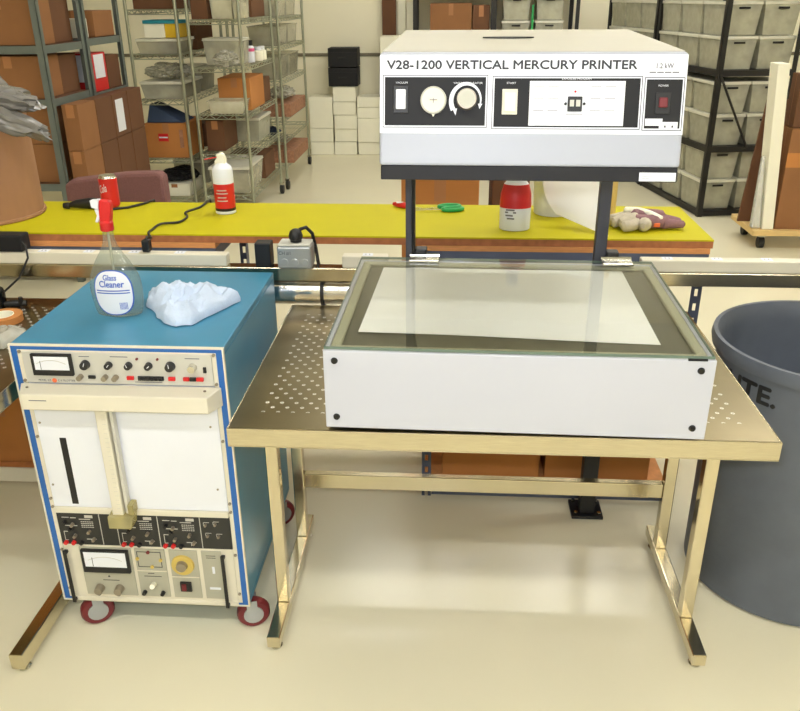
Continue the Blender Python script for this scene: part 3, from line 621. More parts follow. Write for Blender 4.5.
carton(-1.95, -1.45, 2.60, 2.91, .051, .33, 'orange-brown cardboard carton low behind the blue cabinet and cream beam', None, 'kraft_orange')
# ---------------------------------------------------------------- things on the bench
ZB = .991
dr = thing('fibre_drum', 'large brown fibre drum standing on the yellow bench end', 'drum', (-1.675, 2.79, ZB))
MB().lathe((-1.675, 2.755, ZB), [(.203, .0005), (.206, .004), (.206, .012), (.2, .014), (.197, .36), (.192, .36), (.192, .02), (.01, .02)], 56).build('drum_wall', 'fibre', dr, smooth=True)
def bag(name, m, c, r, label, cat, seed, group=None, flat=1):
    bm = bmesh.new(); bmesh.ops.create_icosphere(bm, subdivisions=5, radius=1); mm = MB(); vs = []
    for v in bm.verts:
        d = v.co.normalized(); q = d*2.1+Vector((seed, seed*2, 0)); k = 1+.30*noise.noise(q)+.22*(1-abs(noise.noise(q*2.3))*2)*.8+.07*noise.noise(q*6)
        vs.append((c[0]+d.x*r[0]*k, c[1]+d.y*r[1]*k, max(c[2]-r[2]*.98, c[2]+d.z*r[2]*k)))
    mm.add(vs, [tuple(v.index for v in f.verts) for f in bm.faces]); bm.free()
    return tag(mm.build(name, m, smooth=True), label, cat, group)
pb = MB()
bgt = thing('plastic_bag', 'crumpled grey plastic bag stuffed in the top of the drum', 'bag', (-1.66, 2.72, ZB+.33))
def bag_part(name, c, r, seed, tilt=0):
    bm = bmesh.new(); bmesh.ops.create_icosphere(bm, subdivisions=4, radius=1); vs = []
    for v in bm.verts:
        d = v.co.normalized(); q = d*2.2+Vector((seed, seed*2, 0)); k = 1+.35*noise.noise(q)+.32*(.5-abs(noise.noise(q*1.7)))+.08*noise.noise(q*4)
        x, z = d.x*r[0]*k, d.z*r[2]*k
        vs.append((c[0]+x*math.cos(tilt)+z*math.sin(tilt), c[1]+d.y*r[1]*k, c[2]-x*math.sin(tilt)+z*math.cos(tilt)))
    fs = [tuple(v.index for v in f.verts) for f in bm.faces]; bm.free(); return MB().add(vs, fs).build(name, 'bag_grey', bgt, smooth=True)
mat('bag_grey', (118, 115, 110), .25, var=.14, scale=14, spec=.7)
bag_part('bag_heap', (-1.66, 2.73, ZB+.40), (.19, .14, .07), 1.3); bag_part('bag_fold', (-1.45, 2.60, ZB+.355), (.14, .04, .032), 4.1, .38); bag_part('bag_fold', (-1.47, 2.64, ZB+.41), (.12, .05, .034), 6.2, .15)
sd = thing('soda_can', 'red soft drink can with white script on the yellow bench', 'can', (-1.262, 2.885, ZB))
MB().lathe((-1.262, 2.885, ZB), [(.024, .0005), (.026, .002), (.033, .010), (.033, .108)], 28).build('can_wall', 'red', sd, smooth=True)
MB().lathe((-1.262, 2.885, ZB+.108), [(.033, 0), (.028, .008), (.028, .010), (.026, .009), (.005, .007)], 28).build('can_top', 'alu', sd, smooth=True)
text('Cola', -.024, .006, .062, .092, 0, .0005, 'white', sd, lambda a, b, c: Vector((-1.262+(.0333+c)*math.sin(a/.033), 2.885-(.0333+c)*math.cos(a/.033), ZB+b+a*.3)))
gn = thing('black_hand_tool', 'black cylindrical hand tool with cord lying on the yellow bench', 'tool', (-1.35, 2.85, ZB))
MB().tube([(-1.425, 2.845, ZB+.013), (-1.405, 2.847, ZB+.013), (-1.403, 2.847, ZB+.014), (-1.375, 2.85, ZB+.019), (-1.325, 2.852, ZB+.021), (-1.30, 2.853, ZB+.021)], [.010, .012, .009, .015, .020, .0195], 20).build('tool_barrel', 'black', gn, .002, True)
MB().cyl((-1.30, 2.853, ZB+.021), (-1.297, 2.853, ZB+.021), .014, n=18).build('end_cap', 'charcoal', gn)
MB().tube([(-1.298, 2.853, ZB+.02), (-1.24, 2.83, ZB+.005), (-1.19, 2.86, ZB+.005), (-1.15, 2.92, ZB+.006), (-1.13, 2.968, ZB+.008), (-1.125, 2.985, ZB-.05), (-1.125, 2.985, ZB-.35)], .0045).build('tool_cord', 'black', gn, smooth=True)
co = thing('extension_cord', 'thin black cord crossing the yellow bench to a plug', 'cord', (-.95, 2.7, ZB))
def curve_pts(P, k=8):
    out = []; P = [Vector(p) for p in P]
    for i in range(len(P)-1):
        p0, p1, p2, p3 = P[max(i-1, 0)], P[i], P[i+1], P[min(i+2, len(P)-1)]
        for j in range(k):
            t = j/k; out.append(.5*((2*p1)+(p2-p0)*t+(2*p0-5*p1+4*p2-p3)*t*t+(3*p1-p0-3*p2+p3)*t**3))
    return out+[P[-1]]
MB().tube(curve_pts([(-.915, 2.985, ZB-.3), (-.915, 2.985, ZB-.03), (-.92, 2.965, ZB+.006), (-.925, 2.88, ZB+.004), (-.955, 2.80, ZB+.004), (-.93, 2.735, ZB+.004), (-.935, 2.66, ZB+.005), (-.985, 2.62, ZB+.008), (-.995, 2.56, ZB+.004), (-.990, 2.515, ZB+.006), (-.978, 2.50, .985)]), .0042).build('cord_wire', 'black', co, smooth=True)
bx(-.99, -.965, 2.44, 2.468, .9535, .992).build('plug', 'black', co, .004); MB().tube([(-.978, 2.50, .985), (-.978, 2.47, .995), (-.978, 2.454, .99)], .005).build('plug_neck', 'black', co, smooth=True)
ds = thing('air_duster', 'red and white aerosol duster can with trigger cap on the yellow bench', 'spray can', (-.822, 2.80, ZB))
DX, DY = -.812, 2.815
MB().lathe((DX, DY, ZB), [(.033, .0005), (.036, .003), (.036, .012)], 28).build('base_ring', 'white', ds, smooth=True)
MB().lathe((DX, DY, ZB), [(.0362, .012), (.0362, .022)], 28).build('black_band', 'black', ds, smooth=True)
MB().lathe((DX, DY, ZB), [(.036, .022), (.036, .108)], 28).build('red_label', 'red', ds, smooth=True)
for b, s_ in ((.085, .018), (.074, .022), (.06, .016), (.048, .02)): MB().add(sum([[(-s_+2*s_*i/6, b, 0), (-s_+2*s_*i/6, b+.0035, 0)] for i in range(7)], []), [(2*i, 2*i+2, 2*i+3, 2*i+1) for i in range(6)]).build('label_print', 'dim_print', ds, fn=lambda a, b, c: Vector((DX+.0366*math.sin(a/.0366), DY-.0366*math.cos(a/.0366), ZB+b)))
MB().lathe((DX, DY, ZB), [(.036, .108), (.036, .155), (.031, .166), (.017, .178)], 28).build('white_shoulder', 'white', ds, smooth=True)
MB().prism([(-.02, .168), (.016, .168), (.018, .19), (.012, .206), (.002, .214), (-.014, .208), (-.012, .195), (-.022, .185)], -.013, .013).build('trigger_cap', 'box_white', ds, .003, fn=lambda a, b, c: Vector((DX+a, DY+c, ZB+b)))
MB().cyl((DX-.012, DY-.004, ZB+.198), (DX-.055, DY-.02, ZB+.192), .002, n=6).build('straw', 'red', ds)
# scissors and red-handled tool
sz = thing('scissors', 'scissors with green handles lying on the yellow bench', 'scissors', (-.06, 2.88, ZB))
def ring(p, cx, cy, ra, rb, r, q, m):
    MB().tube([(cx+ra*math.cos(t)*math.cos(q)-rb*math.sin(t)*math.sin(q), cy+ra*math.cos(t)*math.sin(q)+rb*math.sin(t)*math.cos(q), ZB+r+.001) for t in [2*PI*i/20 for i in range(21)]], r, 8).build('finger_loop', m, p, smooth=True)
ring(sz, -.012, 2.905, .038, .020, .0075, .15, 'green'); ring(sz, .0, 2.868, .036, .018, .0075, .25, 'green')
MB().prism([(-.05, 2.893), (-.05, 2.900), (-.155, 2.868), (-.165, 2.862)], ZB+.004, ZB+.006).build('blade', 'alu', sz); MB().prism([(-.038, 2.858), (-.038, 2.866), (-.14, 2.846), (-.165, 2.834)], ZB+.007, ZB+.009).build('blade', 'alu', sz)
MB().cyl((-.075, 2.874, ZB+.003), (-.075, 2.874, ZB+.011), .004, n=10).build('pivot', 'chrome', sz)
kn = thing('red_handled_knife', 'small red-handled knife half hidden behind the printer post', 'knife', (-.18, 2.9, ZB))
MB().tube([(-.218, 2.93, ZB+.010), (-.20, 2.92, ZB+.011), (-.165, 2.895, ZB+.011), (-.145, 2.885, ZB+.009)], [.006, .0105, .0105, .007], 10).build('handle', 'red', kn, smooth=True)
bx(-.205, -.18, 2.905, 2.912, ZB+.018, ZB+.0225).build('handle_stripe', 'white', kn); MB().prism([(-.15, 2.882), (-.15, 2.892), (-.085, 2.862)], ZB+.008, ZB+.0095).build('blade', 'alu', kn)
# jug, bucket, sheet, tube
jg = thing('detergent_jug', 'white jug with red label standing behind the printer post', 'jug', (.205, 2.62, ZB))
JX, JY = .205, 2.635
jw = [(.046, .0005), (.050, .004), (.051, .09), (.049, .12), (.040, .15), (.024, .168), (.018, .175), (.018, .19)]
MB().lathe((JX, JY, ZB), jw, 32, 1, .7).build('jug_body', 'white', jg, smooth=True)
MB().lathe((JX, JY, ZB), [(.0515, .075), (.0512, .09), (.0495, .12), (.0408, .15)], 32, 1, .71).build('red_label', 'red', jg, smooth=True)
MB().lathe((JX, JY, ZB), [(.0205, .178), (.0205, .21), (.017, .213)], 20).build('jug_cap', 'white', jg, smooth=True)
def JW(a, b, c): s_ = a/.052; return Vector((JX+.052*math.sin(s_), JY-.7*.0526*math.cos(s_)-.0006-c, ZB+b))
for i, (a0, a1, b) in enumerate(((-.035, -.005, .068), (-.038, .0, .06), (-.036, -.01, .05), (-.03, -.005, .04))): MB().add([(a0, b, 0), (a1, b, 0), (a1, b+.005, 0), (a0, b+.005, 0)], [(0, 1, 2, 3)]).build('label_print', 'grey_print', jg, fn=JW)
bu = thing('white_bucket', 'white plastic bucket on the yellow bench', 'bucket', (.355, 2.86, ZB))
MB().lathe((.355, 2.86, ZB), [(.066, .0005), (.068, .004), (.076, .185), (.081, .187), (.081, .2), (.074, .2), (.064, .006), (.005, .006)], 36).build('bucket_wall', 'white', bu, smooth=True)
MB().tube([(.355+.08*math.cos(t), 2.86-.03*math.sin(t), ZB+.195-.05*math.sin(t)) for t in [PI*i/14 for i in range(15)]], .002, 6).build('bail', 'chrome', bu, smooth=True)
ps = MB(); vs = []; fs = []
for l in (0, 1):
    for j in range(9):
        for i in range(9):
            u, v = i/8, j/8; A = Vector((.302, 2.74, 1.19)); B = Vector((.47, 2.70, 1.205)); C_ = Vector((.497, 2.545, ZB+.002)); D = Vector((.341, 2.66, ZB+.045))
            p = (A*(1-u)+B*u)*(1-v)+(D*(1-u)+C_*u)*v; p = p+Vector((-.02, -.012, -.01))*math.sin(PI*v)*(1-u)+Vector((0, .0008, .0005))*l; vs.append(p)
for j in range(8):
    for i in range(8): a = j*9+i; fs += [(a, a+1, a+10, a+9), (81+a, 81+a+9, 81+a+10, 81+a+1)]
tag(ps.add(vs, fs).build('leaning_sheet', 'paper', smooth=True), 'white sheet leaning against the white bucket behind the printer', 'paper')
tag(MB().lathe((.553, 2.86, ZB), [(.017, .0005), (.021, .0005), (.021, .26), (.017, .26)], 24, closed=True).build('cardboard_tube', 'tan', smooth=True), 'tan tube standing on the yellow bench behind the work glove', 'tube')
# work glove
gl = thing('work_glove', 'mauve and cream work glove lying on the yellow bench corner', 'glove', (.63, 2.66, ZB))
def lump(name, m, chains):
    mm = MB()
    for P, R_ in chains:
        P = curve_pts(P, 4); n_ = len(P); rr = [R_[0]+(R_[-1]-R_[0])*i/(n_-1) if len(R_) == 2 else R_[min(len(R_)-1, round(i*(len(R_)-1)/(n_-1)))] for i in range(n_)]
        e0 = P[0]-(P[1]-P[0]).normalized()*rr[0]*.6; e1 = P[-1]+(P[-1]-P[-2]).normalized()*rr[-1]*.6
        rr = [q*1.22 for q in rr]; mm.tube([e0]+P+[e1], [rr[0]*.45]+rr+[rr[-1]*.45], 12)
    return mm.build(name, m, gl, smooth=True)
Z1 = ZB+.005
lump('palm', 'glove_mauve', [([(.60, 2.675, Z1+.026), (.65, 2.68, Z1+.028), (.69, 2.68, Z1+.024)], (.024, .022)), ([(.60, 2.645, Z1+.021), (.65, 2.645, Z1+.022), (.70, 2.655, Z1+.018)], (.020, .017)), ([(.59, 2.71, Z1+.022), (.65, 2.71, Z1+.024), (.69, 2.70, Z1+.020)], (.021, .019))])
lump('cuff', 'glove_mauve', [([(.69, 2.645, Z1+.016), (.72, 2.648, Z1+.014), (.755, 2.65, Z1+.012)], (.015, .010)), ([(.69, 2.685, Z1+.018), (.72, 2.685, Z1+.016), (.75, 2.68, Z1+.012)], (.017, .011))])
for P, R_ in (([(.60, 2.635, Z1+.018), (.58, 2.615, Z1+.016), (.555, 2.605, Z1+.014)], (.017, .014)), ([(.60, 2.66, Z1+.028), (.57, 2.635, Z1+.026), (.55, 2.628, Z1+.018)], (.017, .014)),
              ([(.595, 2.69, Z1+.026), (.56, 2.665, Z1+.022), (.53, 2.652, Z1+.015)], (.017, .014)), ([(.59, 2.715, Z1+.022), (.55, 2.70, Z1+.018), (.52, 2.69, Z1+.014)], (.016, .013)),
              ([(.625, 2.625, Z1+.018), (.618, 2.608, Z1+.018)], (.019, .017))): lump('finger', 'glove_grey', [(P, R_)])
lump('knuckle_strap', 'box_white', [([(.575, 2.70, Z1+.046), (.61, 2.685, Z1+.049), (.645, 2.66, Z1+.045), (.68, 2.64, Z1+.032)], (.009, .008))])
bx(.655, .675, 2.622, 2.634, Z1+.008, Z1+.022).build('cuff_tag', 'orange', gl, .003)
# ---------------------------------------------------------------- things on the left steel table
bl = thing('dark_bottle', 'small dark bottle on the left steel table', 'bottle', (-1.44, 2.33, .80))
MB().lathe((-1.44, 2.33, .80), [(.026, .0005), (.028, .003), (.028, .05), (.024, .062), (.012, .07), (.012, .085)], 22).build('bottle_body', 'black_gloss', bl, smooth=True); MB().lathe((-1.44, 2.33, .885), [(.014, 0), (.014, .016)], 18).build('bottle_cap', 'black', bl)
cnn = thing('black_connector', 'small black connector lying on the left steel table', 'connector', (-1.38, 2.34, .80))
MB().tube([(-1.415, 2.325, .812), (-1.395, 2.33, .813), (-1.37, 2.335, .813), (-1.35, 2.34, .812)], [.008, .012, .012, .009], 12).build('plug_body', 'black', cnn, smooth=True); MB().cyl((-1.365, 2.33, .812), (-1.36, 2.328, .835), .007, n=10).build('side_stub', 'black', cnn)
rt = thing('tape_roll', 'orange tape roll lying on the left steel table', 'tape roll', (-1.36, 2.21, .80))
MB().lathe((-1.36, 2.21, .80), [(.034, .001), (.058, .001), (.058, .022), (.034, .022)], 30, closed=True).build('tape_wound', 'kraft_orange', rt, smooth=True); MB().lathe((-1.36, 2.21, .80), [(.031, .0005), (.0338, .0005), (.0338, .023), (.031, .023)], 30, closed=True).build('core', 'box_white', rt, smooth=True)
tag(blob('crumpled_wrapper', 'bag_plastic', [(-1.21, 2.07), (-1.26, 2.14), (-1.34, 2.13), (-1.38, 2.07), (-1.33, 2.0), (-1.25, 2.0)], .80, folds(.03, 22, 8.1)), 'crumpled clear wrapper on the left steel table beside the tape roll', 'wrapper')

# ---------------------------------------------------------------- office chair behind the bench
ch = thing('office_chair', 'mauve upholstered office chair behind the yellow bench', 'chair', (-1.55, 3.93, 0))
MB().prism([(-1.775, .55), (-1.33, .55), (-1.312, .60), (-1.315, .955), (-1.34, .975), (-1.5, .968), (-1.745, .938), (-1.785, .915), (-1.79, .6)], 3.60, 3.68).build('backrest', 'mauve', ch, .02, fn=lambda a, b, c: Vector((a, c, b)))
bx(-1.80, -1.31, 3.70, 4.16, .43, .51).build('seat', 'mauve', ch, .03)
bx(-1.58, -1.52, 3.682, 3.698, .40, .70).build('back_bracket', 'black', ch); bx(-1.6, -1.5, 3.68, 3.98, .405, .43).build('seat_plate', 'black', ch)
MB().cyl((-1.55, 3.93, .10), (-1.55, 3.93, .405), .028, n=18).build('gas_column', 'chrome', ch, smooth=True)
for k in range(5):
    q = 2*PI*k/5+.3; e = (-1.55+.27*math.cos(q), 3.93+.27*math.sin(q))
    lg = MB().cyl((-1.55, 3.93, .115), (e[0], e[1], .085), .024, .016, 10).build('base_leg', 'black', ch, smooth=True); MB().cyl((e[0]-.012, e[1], .03), (e[0]+.012, e[1], .03), .029, n=16).build('caster_wheel', 'black', lg)
carton(-.22, .11, 3.42, 3.85, .5, 1.05, 'brown cardboard box behind the yellow bench, on top of another box', None, 'kraft_orange'); carton(-.25, .15, 3.40, 3.88, 0, .498, 'wide brown cardboard box on the floor behind the yellow bench', None, 'kraft')
carton(.17, .33, 3.52, 3.85, 0, 1.02, 'tall narrow cardboard box on the floor behind the yellow bench', None, 'kraft_dark')

# ---------------------------------------------------------------- grey rivet shelving with cardboard boxes, far left
def rivet(label, x0, x1, y0, y1, zs, ztop, m='shelf_grey', name='shelving_unit', deck='ply_edge', rz=0, loc=None, brace=False):
    t = thing(name, label, 'shelving', loc if loc else ((x0+x1)/2, (y0+y1)/2, 0), rz, local=bool(loc))
    for a, s_ in ((x0, 1), (x1, -1)):
        for y, d in ((y0, 1), (y1, -1)):
            mm = MB().box(min(a, a+s_*.04), max(a, a+s_*.04), min(y, y+d*.003), max(y, y+d*.003), 0, ztop); mm.box(min(a, a+s_*.003), max(a, a+s_*.003), min(y, y+d*.04), max(y, y+d*.04), 0, ztop); mm.build('upright', m, t)
    for z in zs:
        mm = MB().box(x0+.004, x1-.004, y0+.004, y0+.008, z-.045, z).box(x0+.004, x1-.004, y1-.008, y1-.004, z-.045, z).box(x0+.004, x0+.008, y0+.008, y1-.008, z-.045, z).box(x1-.008, x1-.004, y0+.008, y1-.008, z-.045, z)
        mm.build('beam', m, t); bx(x0+.009, x1-.009, y0+.009, y1-.009, z-.014, z).build('deck', deck, t)
    return t
ZS = (.12, .64, 1.145, 1.445)
rivet('grey steel shelving full of brown cartons, the unit nearer the fibre drum', -3.75, -2.40, 4.88, 5.46, ZS, 2.1, deck='kraft_dark')
rivet('grey steel shelving behind the first cardboard shelving, beside the wire racks', -3.75, -2.40, 5.49, 6.10, (.12, .64, 1.115, 1.455), 2.1, deck='kraft_dark')
ORD = ('first', 'second', 'third', 'fourth', 'fifth')
G = 'cartons on the grey shelving'
for z0, h, lv in ((1.446, .27, 'upper'), (1.146, .24, 'middle')):
    for i, (xa, xb) in enumerate(((-3.68, -3.28), (-3.26, -2.87), (-2.85, -2.455))):
        carton(xa, xb, 4.92, 5.17, z0, z0+h, '%s carton from the free upright on the %s deck of the grey shelving' % (ORD[2-i], lv), G, 'kraft')
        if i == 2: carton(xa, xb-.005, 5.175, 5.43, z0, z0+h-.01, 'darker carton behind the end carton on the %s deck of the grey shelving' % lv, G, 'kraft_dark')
for i, (xa, xb) in enumerate(((-3.68, -3.2), (-3.18, -2.45))):
    for k in range(2): carton(xa, xb, 4.93, 5.4, .641+k*.235, .874+k*.235, '%s carton on the low deck of the grey shelving, %s' % (('lower', 'upper')[k], ('inner stack', 'wide, by the free upright')[i]), G, 'kraft')
for j in range(4):
    for k in range(4):
        carton(-2.385, -2.285, 4.95+j*.27, 5.212+j*.27, k*.277, k*.277+.275, 'slim brown carton, %s stack along the shelving end, %s from floor' % (ORD[j], ORD[k]), 'cartons stacked at the shelving end', 'kraft' if j == 0 else 'kraft_dark')  # stacks behind the first take darker kraft, the shade on their sides as colour
tag(bx(-2.2846, -2.283, 5.53, 5.66, .86, 1.07).build('white_label_sheet', 'white'), 'white label sheet stuck on a carton at the shelving end', 'label')
rb = thing('red_box', 'red and white upright box on the second grey shelving', 'box', (-2.52, 5.7, 1.116))
bx(-2.62, -2.42, 5.56, 5.80, 1.1165, 1.36).build('box_body', 'red', rb, .004); bx(-2.59, -2.44, 5.556, 5.56, 1.18, 1.35).build('white_panel', 'white', rb)
bx(-2.42, -2.417, 5.60, 5.76, 1.2, 1.35).build('white_panel', 'white', rb)
carton(-2.66, -2.43, 5.83, 6.06, 1.116, 1.33, 'small brown carton behind the red box on the shelving', None, 'kraft_dark'); carton(-2.68, -2.43, 5.72, 6.05, 1.456, 1.62, 'brown carton on the upper deck above the red box', None, 'kraft')
carton(-2.62, -2.46, 5.54, 5.68, 1.456, 1.575, 'small white carton on the upper deck above the red box', None, 'box_white')

# ---------------------------------------------------------------- chrome wire racks
def wire_rack(label, x0, x1, y0, y1, zs, ztop):
    t = thing('wire_rack', label, 'wire rack', ((x0+x1)/2, (y0+y1)/2, 0))
    for x in (x0, x1):
        for y in (y0, y1):
            p = MB().cyl((x, y, .10), (x, y, ztop), .0125, n=10).build('post', 'wire', t, smooth=True)
            wv = MB().cyl((x-.015, y+.02, .05), (x+.015, y+.02, .05), .049, n=18).build('caster_wheel', 'rubber', p, .004); bx(x-.02, x+.02, y-.012, y+.03, .085, .105).build('caster_fork', 'chrome', p)
    for z in zs:
        s_ = MB()
        for dz in (0, -.03):
            for y in (y0, y1): s_.cyl((x0, y, z+dz), (x1, y, z+dz), .004, n=5)
            for x in (x0, x1): s_.cyl((x, y0, z+dz), (x, y1, z+dz), .004, n=5)
        for y in (y0, y1):
            k = 8; s_.tube([(x0+(x1-x0)*i/k, y, z-.03*(i % 2)) for i in range(k+1)], .0035, 5)
        for x in (x0, x1):
            k = 20; s_.tube([(x, y0+(y1-y0)*i/k, z-.03*(i % 2)) for i in range(k+1)], .0035, 5)
        k = 13
        for i in range(1, k): s_.box(x0+(x1-x0)*i/k-.002, x0+(x1-x0)*i/k+.002, y0, y1, z-.002, z+.002)
        for i in (1, 2): s_.box(x0, x1, y0+(y1-y0)*i/3-.003, y0+(y1-y0)*i/3+.003, z-.008, z-.003)
        s_.build('wire_shelf', 'wire', t)
    return t
mat('wire', (176, 180, 160), .3, .75, var=.05)
R1z = (.205, .518, .965, 1.299, 1.613, 1.95); R2z = (.235, .56, .86, 1.205, 1.542, 1.9); R3z = (.228, .46, .66, .99, 1.28, 1.525, 1.9)
wire_rack('chrome wire rack next to the grey shelving, holding the red-labelled carton', -2.462, -2.085, 6.40, 7.6, R1z, 2.0)
wire_rack('middle chrome wire rack with a brown carton above a clear tub', -1.995, -1.605, 6.38, 7.48, R2z, 2.0)
wire_rack('rear chrome wire rack on casters, beside the white carton stacks', -1.99, -1.585, 7.66, 8.92, R3z, 2.0)
def tub(x0, x1, y0, y1, z0, z1, label, m='clear_plastic', fill=None, lid=None, group=None, name='plastic_tub', cat='tub', par_rz=0):
    t = thing(name, label, cat, ((x0+x1)/2, (y0+y1)/2, z0), 0, group, True)
    a, b, h = (x1-x0)/2, (y1-y0)/2, z1-z0; k = .9
    o = MB().hexa([(-a*k, -b*k, .001), (a*k, -b*k, .001), (a*k, b*k, .001), (-a*k, b*k, .001), (-a, -b, h), (a, -b, h), (a, b, h), (-a, b, h)]); o.f = [f for i, f in enumerate(o.f) if i != 1]
    o.build('tub_wall', m, t); MB().frame(-a-.006, a+.006, -b-.006, b+.006, .012, h-.008, h).build('rim', m if not lid else lid, t, .003)
    if lid: bx(-a-.004, a+.004, -b-.004, b+.004, h, h+.012).build('lid', lid, t, .003)
    if fill: bx(-a*.86, a*.86, -b*.86, b*.86, .004, h*.72).build('contents', fill, t, .01)
    return t
# rack 1
carton(-2.42, -2.12, 6.45, 6.85, 1.618, 1.85, 'brown carton on the upper wire shelf above the teal carton', None, 'kraft_dark')
tt = thing('teal_carton', 'white, teal and yellow printed carton on the wire shelf', 'box', (-2.22, 6.6, 1.45), local=True)
tt.location = (-2.24, 6.6, 1.416)
bx(-.13, .03, -.12, .12, .001, .10).build('carton_body', 'box_white', tt, .003); bx(-.135, .135, -.125, .125, .10, .125).build('lid', 'teal', tt, .003); bx(.031, .13, -.12, .12, .001, .10).build('yellow_end', 'yellow_carton', tt, .003)
tub(-2.43, -2.11, 6.44, 6.86, 1.303, 1.40, 'low clear tub under the teal carton on the wire shelf', lid='tote_lid')
tub(-2.44, -2.10, 6.44, 6.95, .970, 1.09, 'beige lidded tub with bags on top on the wire shelf', 'tote_plastic', 'tote_fill', 'tote_lid')
bag('plastic_bag', 'bag_plastic', (-2.28, 6.68, 1.165), (.15, .18, .052), 'lumpy clear plastic bag on the beige tub in the wire rack', 'bag', 3.3)
ct = carton(-2.445, -2.11, 6.43, 6.85, .522, .79, 'orange-brown carton with a red label in the wire rack', None, 'kraft_orange')
bx(-.065, .015, -.2115, -.2101, .13, .19).build('red_label', 'red', ct); bx(-.06, .01, -.212, -.2115, .155, .166).build('label_stripe', 'white', ct); bx(.105, .135, -.2115, -.2101, .08, .22).build('print_mark', 'print_red', ct)
tag(MB().hexa([(-2.43, 6.45, .7925), (-2.13, 6.45, .7925), (-2.13, 6.75, .7925), (-2.43, 6.75, .7925), (-2.41, 6.5, .93), (-2.40, 6.5, .93), (-2.39, 6.7, .93), (-2.41, 6.7, .93)]).build('blue_wedge', 'navy', None, .008), 'dark blue wedge-shaped folder pile on the red-labelled carton', 'folder')
carton(-2.39, -2.14, 6.44, 6.8, .21, .31, 'small white carton on the lowest wire shelf', None, 'box_white'); bag('dark_bundle', 'charcoal', (-2.26, 6.62, .365), (.13, .12, .05), 'dark tangled bundle on the small white carton', 'bundle', 9.1)
# rack 2
tub(-1.83, -1.66, 6.42, 6.75, 1.547, 1.72, 'milky translucent tub on the upper shelf of the middle wire rack', 'clear_plastic', 'box_white')
tub(-1.655+.0, -1.61, 6.4, 6.75, 1.547, 1.70, 'narrow clear tub at the rack edge on the upper shelf', 'clear_plastic', 'box_white')
carton(-1.975, -1.85, 6.42, 6.8, 1.547, 1.75, 'dark brown carton on the upper shelf of the middle wire rack', None, 'kraft_dark')
bag('plastic_bag', 'bag_plastic', (-1.75, 6.48, 1.263), (.085, .085, .055), 'crumpled clear bag on the middle wire rack shelf', 'bag', 5.7)
def bottle(x, y, z, h, r, body, cap, label, band=None):
    t = thing('small_bottle', label, 'bottle', (x, y, z), local=True)
    MB().lathe((0, 0, 0), [(r*.9, .0005), (r, .004), (r, h*.68), (r*.6, h*.76)], 20).build('bottle_body', body, t, smooth=True); MB().lathe((0, 0, h*.76), [(r*.66, 0), (r*.66, h*.24)], 18).build('cap', cap, t)
    if band: MB().lathe((0, 0, h*.5), [(r*1.02, 0), (r*1.02, h*.14)], 20).build('band', band, t)
bottle(-1.665, 6.9, 1.209, .17, .035, 'white', 'black', 'white bottle with black cap and pink band in the wire rack', 'pink')
for i in range(2): bottle(-1.64, 7.06+i*.14, 1.209, .11, .04, 'box_white', 'white', ('plain white jar in the wire rack behind the pink-banded bottle', 'second plain white jar in the wire rack, farther from the pink-banded bottle')[i])
carton(-1.88, -1.62, 6.62, 7.1, .865, 1.11, 'brown carton behind the clear tub in the middle wire rack', None, 'kraft_orange')
tub(-1.91, -1.63, 6.40, 6.60, .865, .965, 'shallow clear tub in front of the brown carton in the wire rack', 'clear_plastic', 'box_white')
carton(-1.975, -1.83, 6.5, 6.9, .565, .80, 'brown carton on the lower shelf of the middle wire rack', None, 'kraft_dark')
tub(-1.96, -1.64, 6.42, 6.95, .240, .44, 'large clear tote on the lowest shelf of the middle wire rack', 'clear_plastic', 'tote_fill', 'tote_lid')
# fuller shelves behind the front row
for ri, (xa, xb, zz, nm) in enumerate(((-2.44, -2.11, R1z[:5], 'outer'), (-1.97, -1.64, R2z[:5], 'middle'))):
    for i, z in enumerate(zz):
        if (ri, i) == (1, 2): ys = ((7.14, 7.44),)
        elif (ri, i) in ((0, 2), (1, 0)): ys = ((7.02, 7.42),)
        elif (ri, i) == (1, 3): ys = ((6.60, 6.82),)
        else: ys = ((6.95, 7.42),)
        for y0, y1 in ys:
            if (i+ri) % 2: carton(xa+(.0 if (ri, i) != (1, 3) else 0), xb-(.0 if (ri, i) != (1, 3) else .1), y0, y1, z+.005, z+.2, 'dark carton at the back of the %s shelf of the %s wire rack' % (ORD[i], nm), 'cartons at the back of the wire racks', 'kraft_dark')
            else: tub(xa+.01, xb-.01, y0, y1, z+.005, z+.19, 'lidded tub at the back of the %s shelf of the %s wire rack' % (ORD[i], nm), 'tote_plastic', 'tote_fill', 'tote_lid', 'tubs at the back of the wire racks')
# rack 3
for i, (z, h) in enumerate(((1.53, .16), (1.285, .17), (.995, .2))):
    for j in range(2): tub(-1.88, -1.61, 7.74+j*.52, 8.2+j*.52, z, z+h, '%s clear tub on the %s filled shelf of the rear wire rack' % (('nearer', 'farther')[j], ORD[i]), 'clear_plastic', 'tote_fill', group='clear tubs of the rear wire rack')
for i, (y, z, lab) in enumerate(((7.75, .665, 'red-printed open carton on the rear wire rack'), (7.78, .232, 'red-printed carton on the lowest rear rack shelf'))):
    t = thing('printed_carton', lab, 'box', (-1.66, y+.3, z), local=True)
    bx(-.16, .13, -.3, .5, .001, .115).build('carton_body', 'print_red', t, .004)
bag('plastic_bag', 'bag_plastic', (-1.68, 8.1, .85), (.11, .2, .05), 'clear bag heaped on the red-printed open carton', 'bag', 11.2); bag('plastic_bag', 'bag_plastic', (-1.75, 8.2, .405), (.08, .16, .03), 'clear bag heaped on the lowest red-printed carton', 'bag', 12.9)
bag('blue_bundle', 'navy', (-1.78, 7.95, .508), (.08, .1, .035), 'dark blue bundle on the rear wire rack', 'bundle', 2.2)

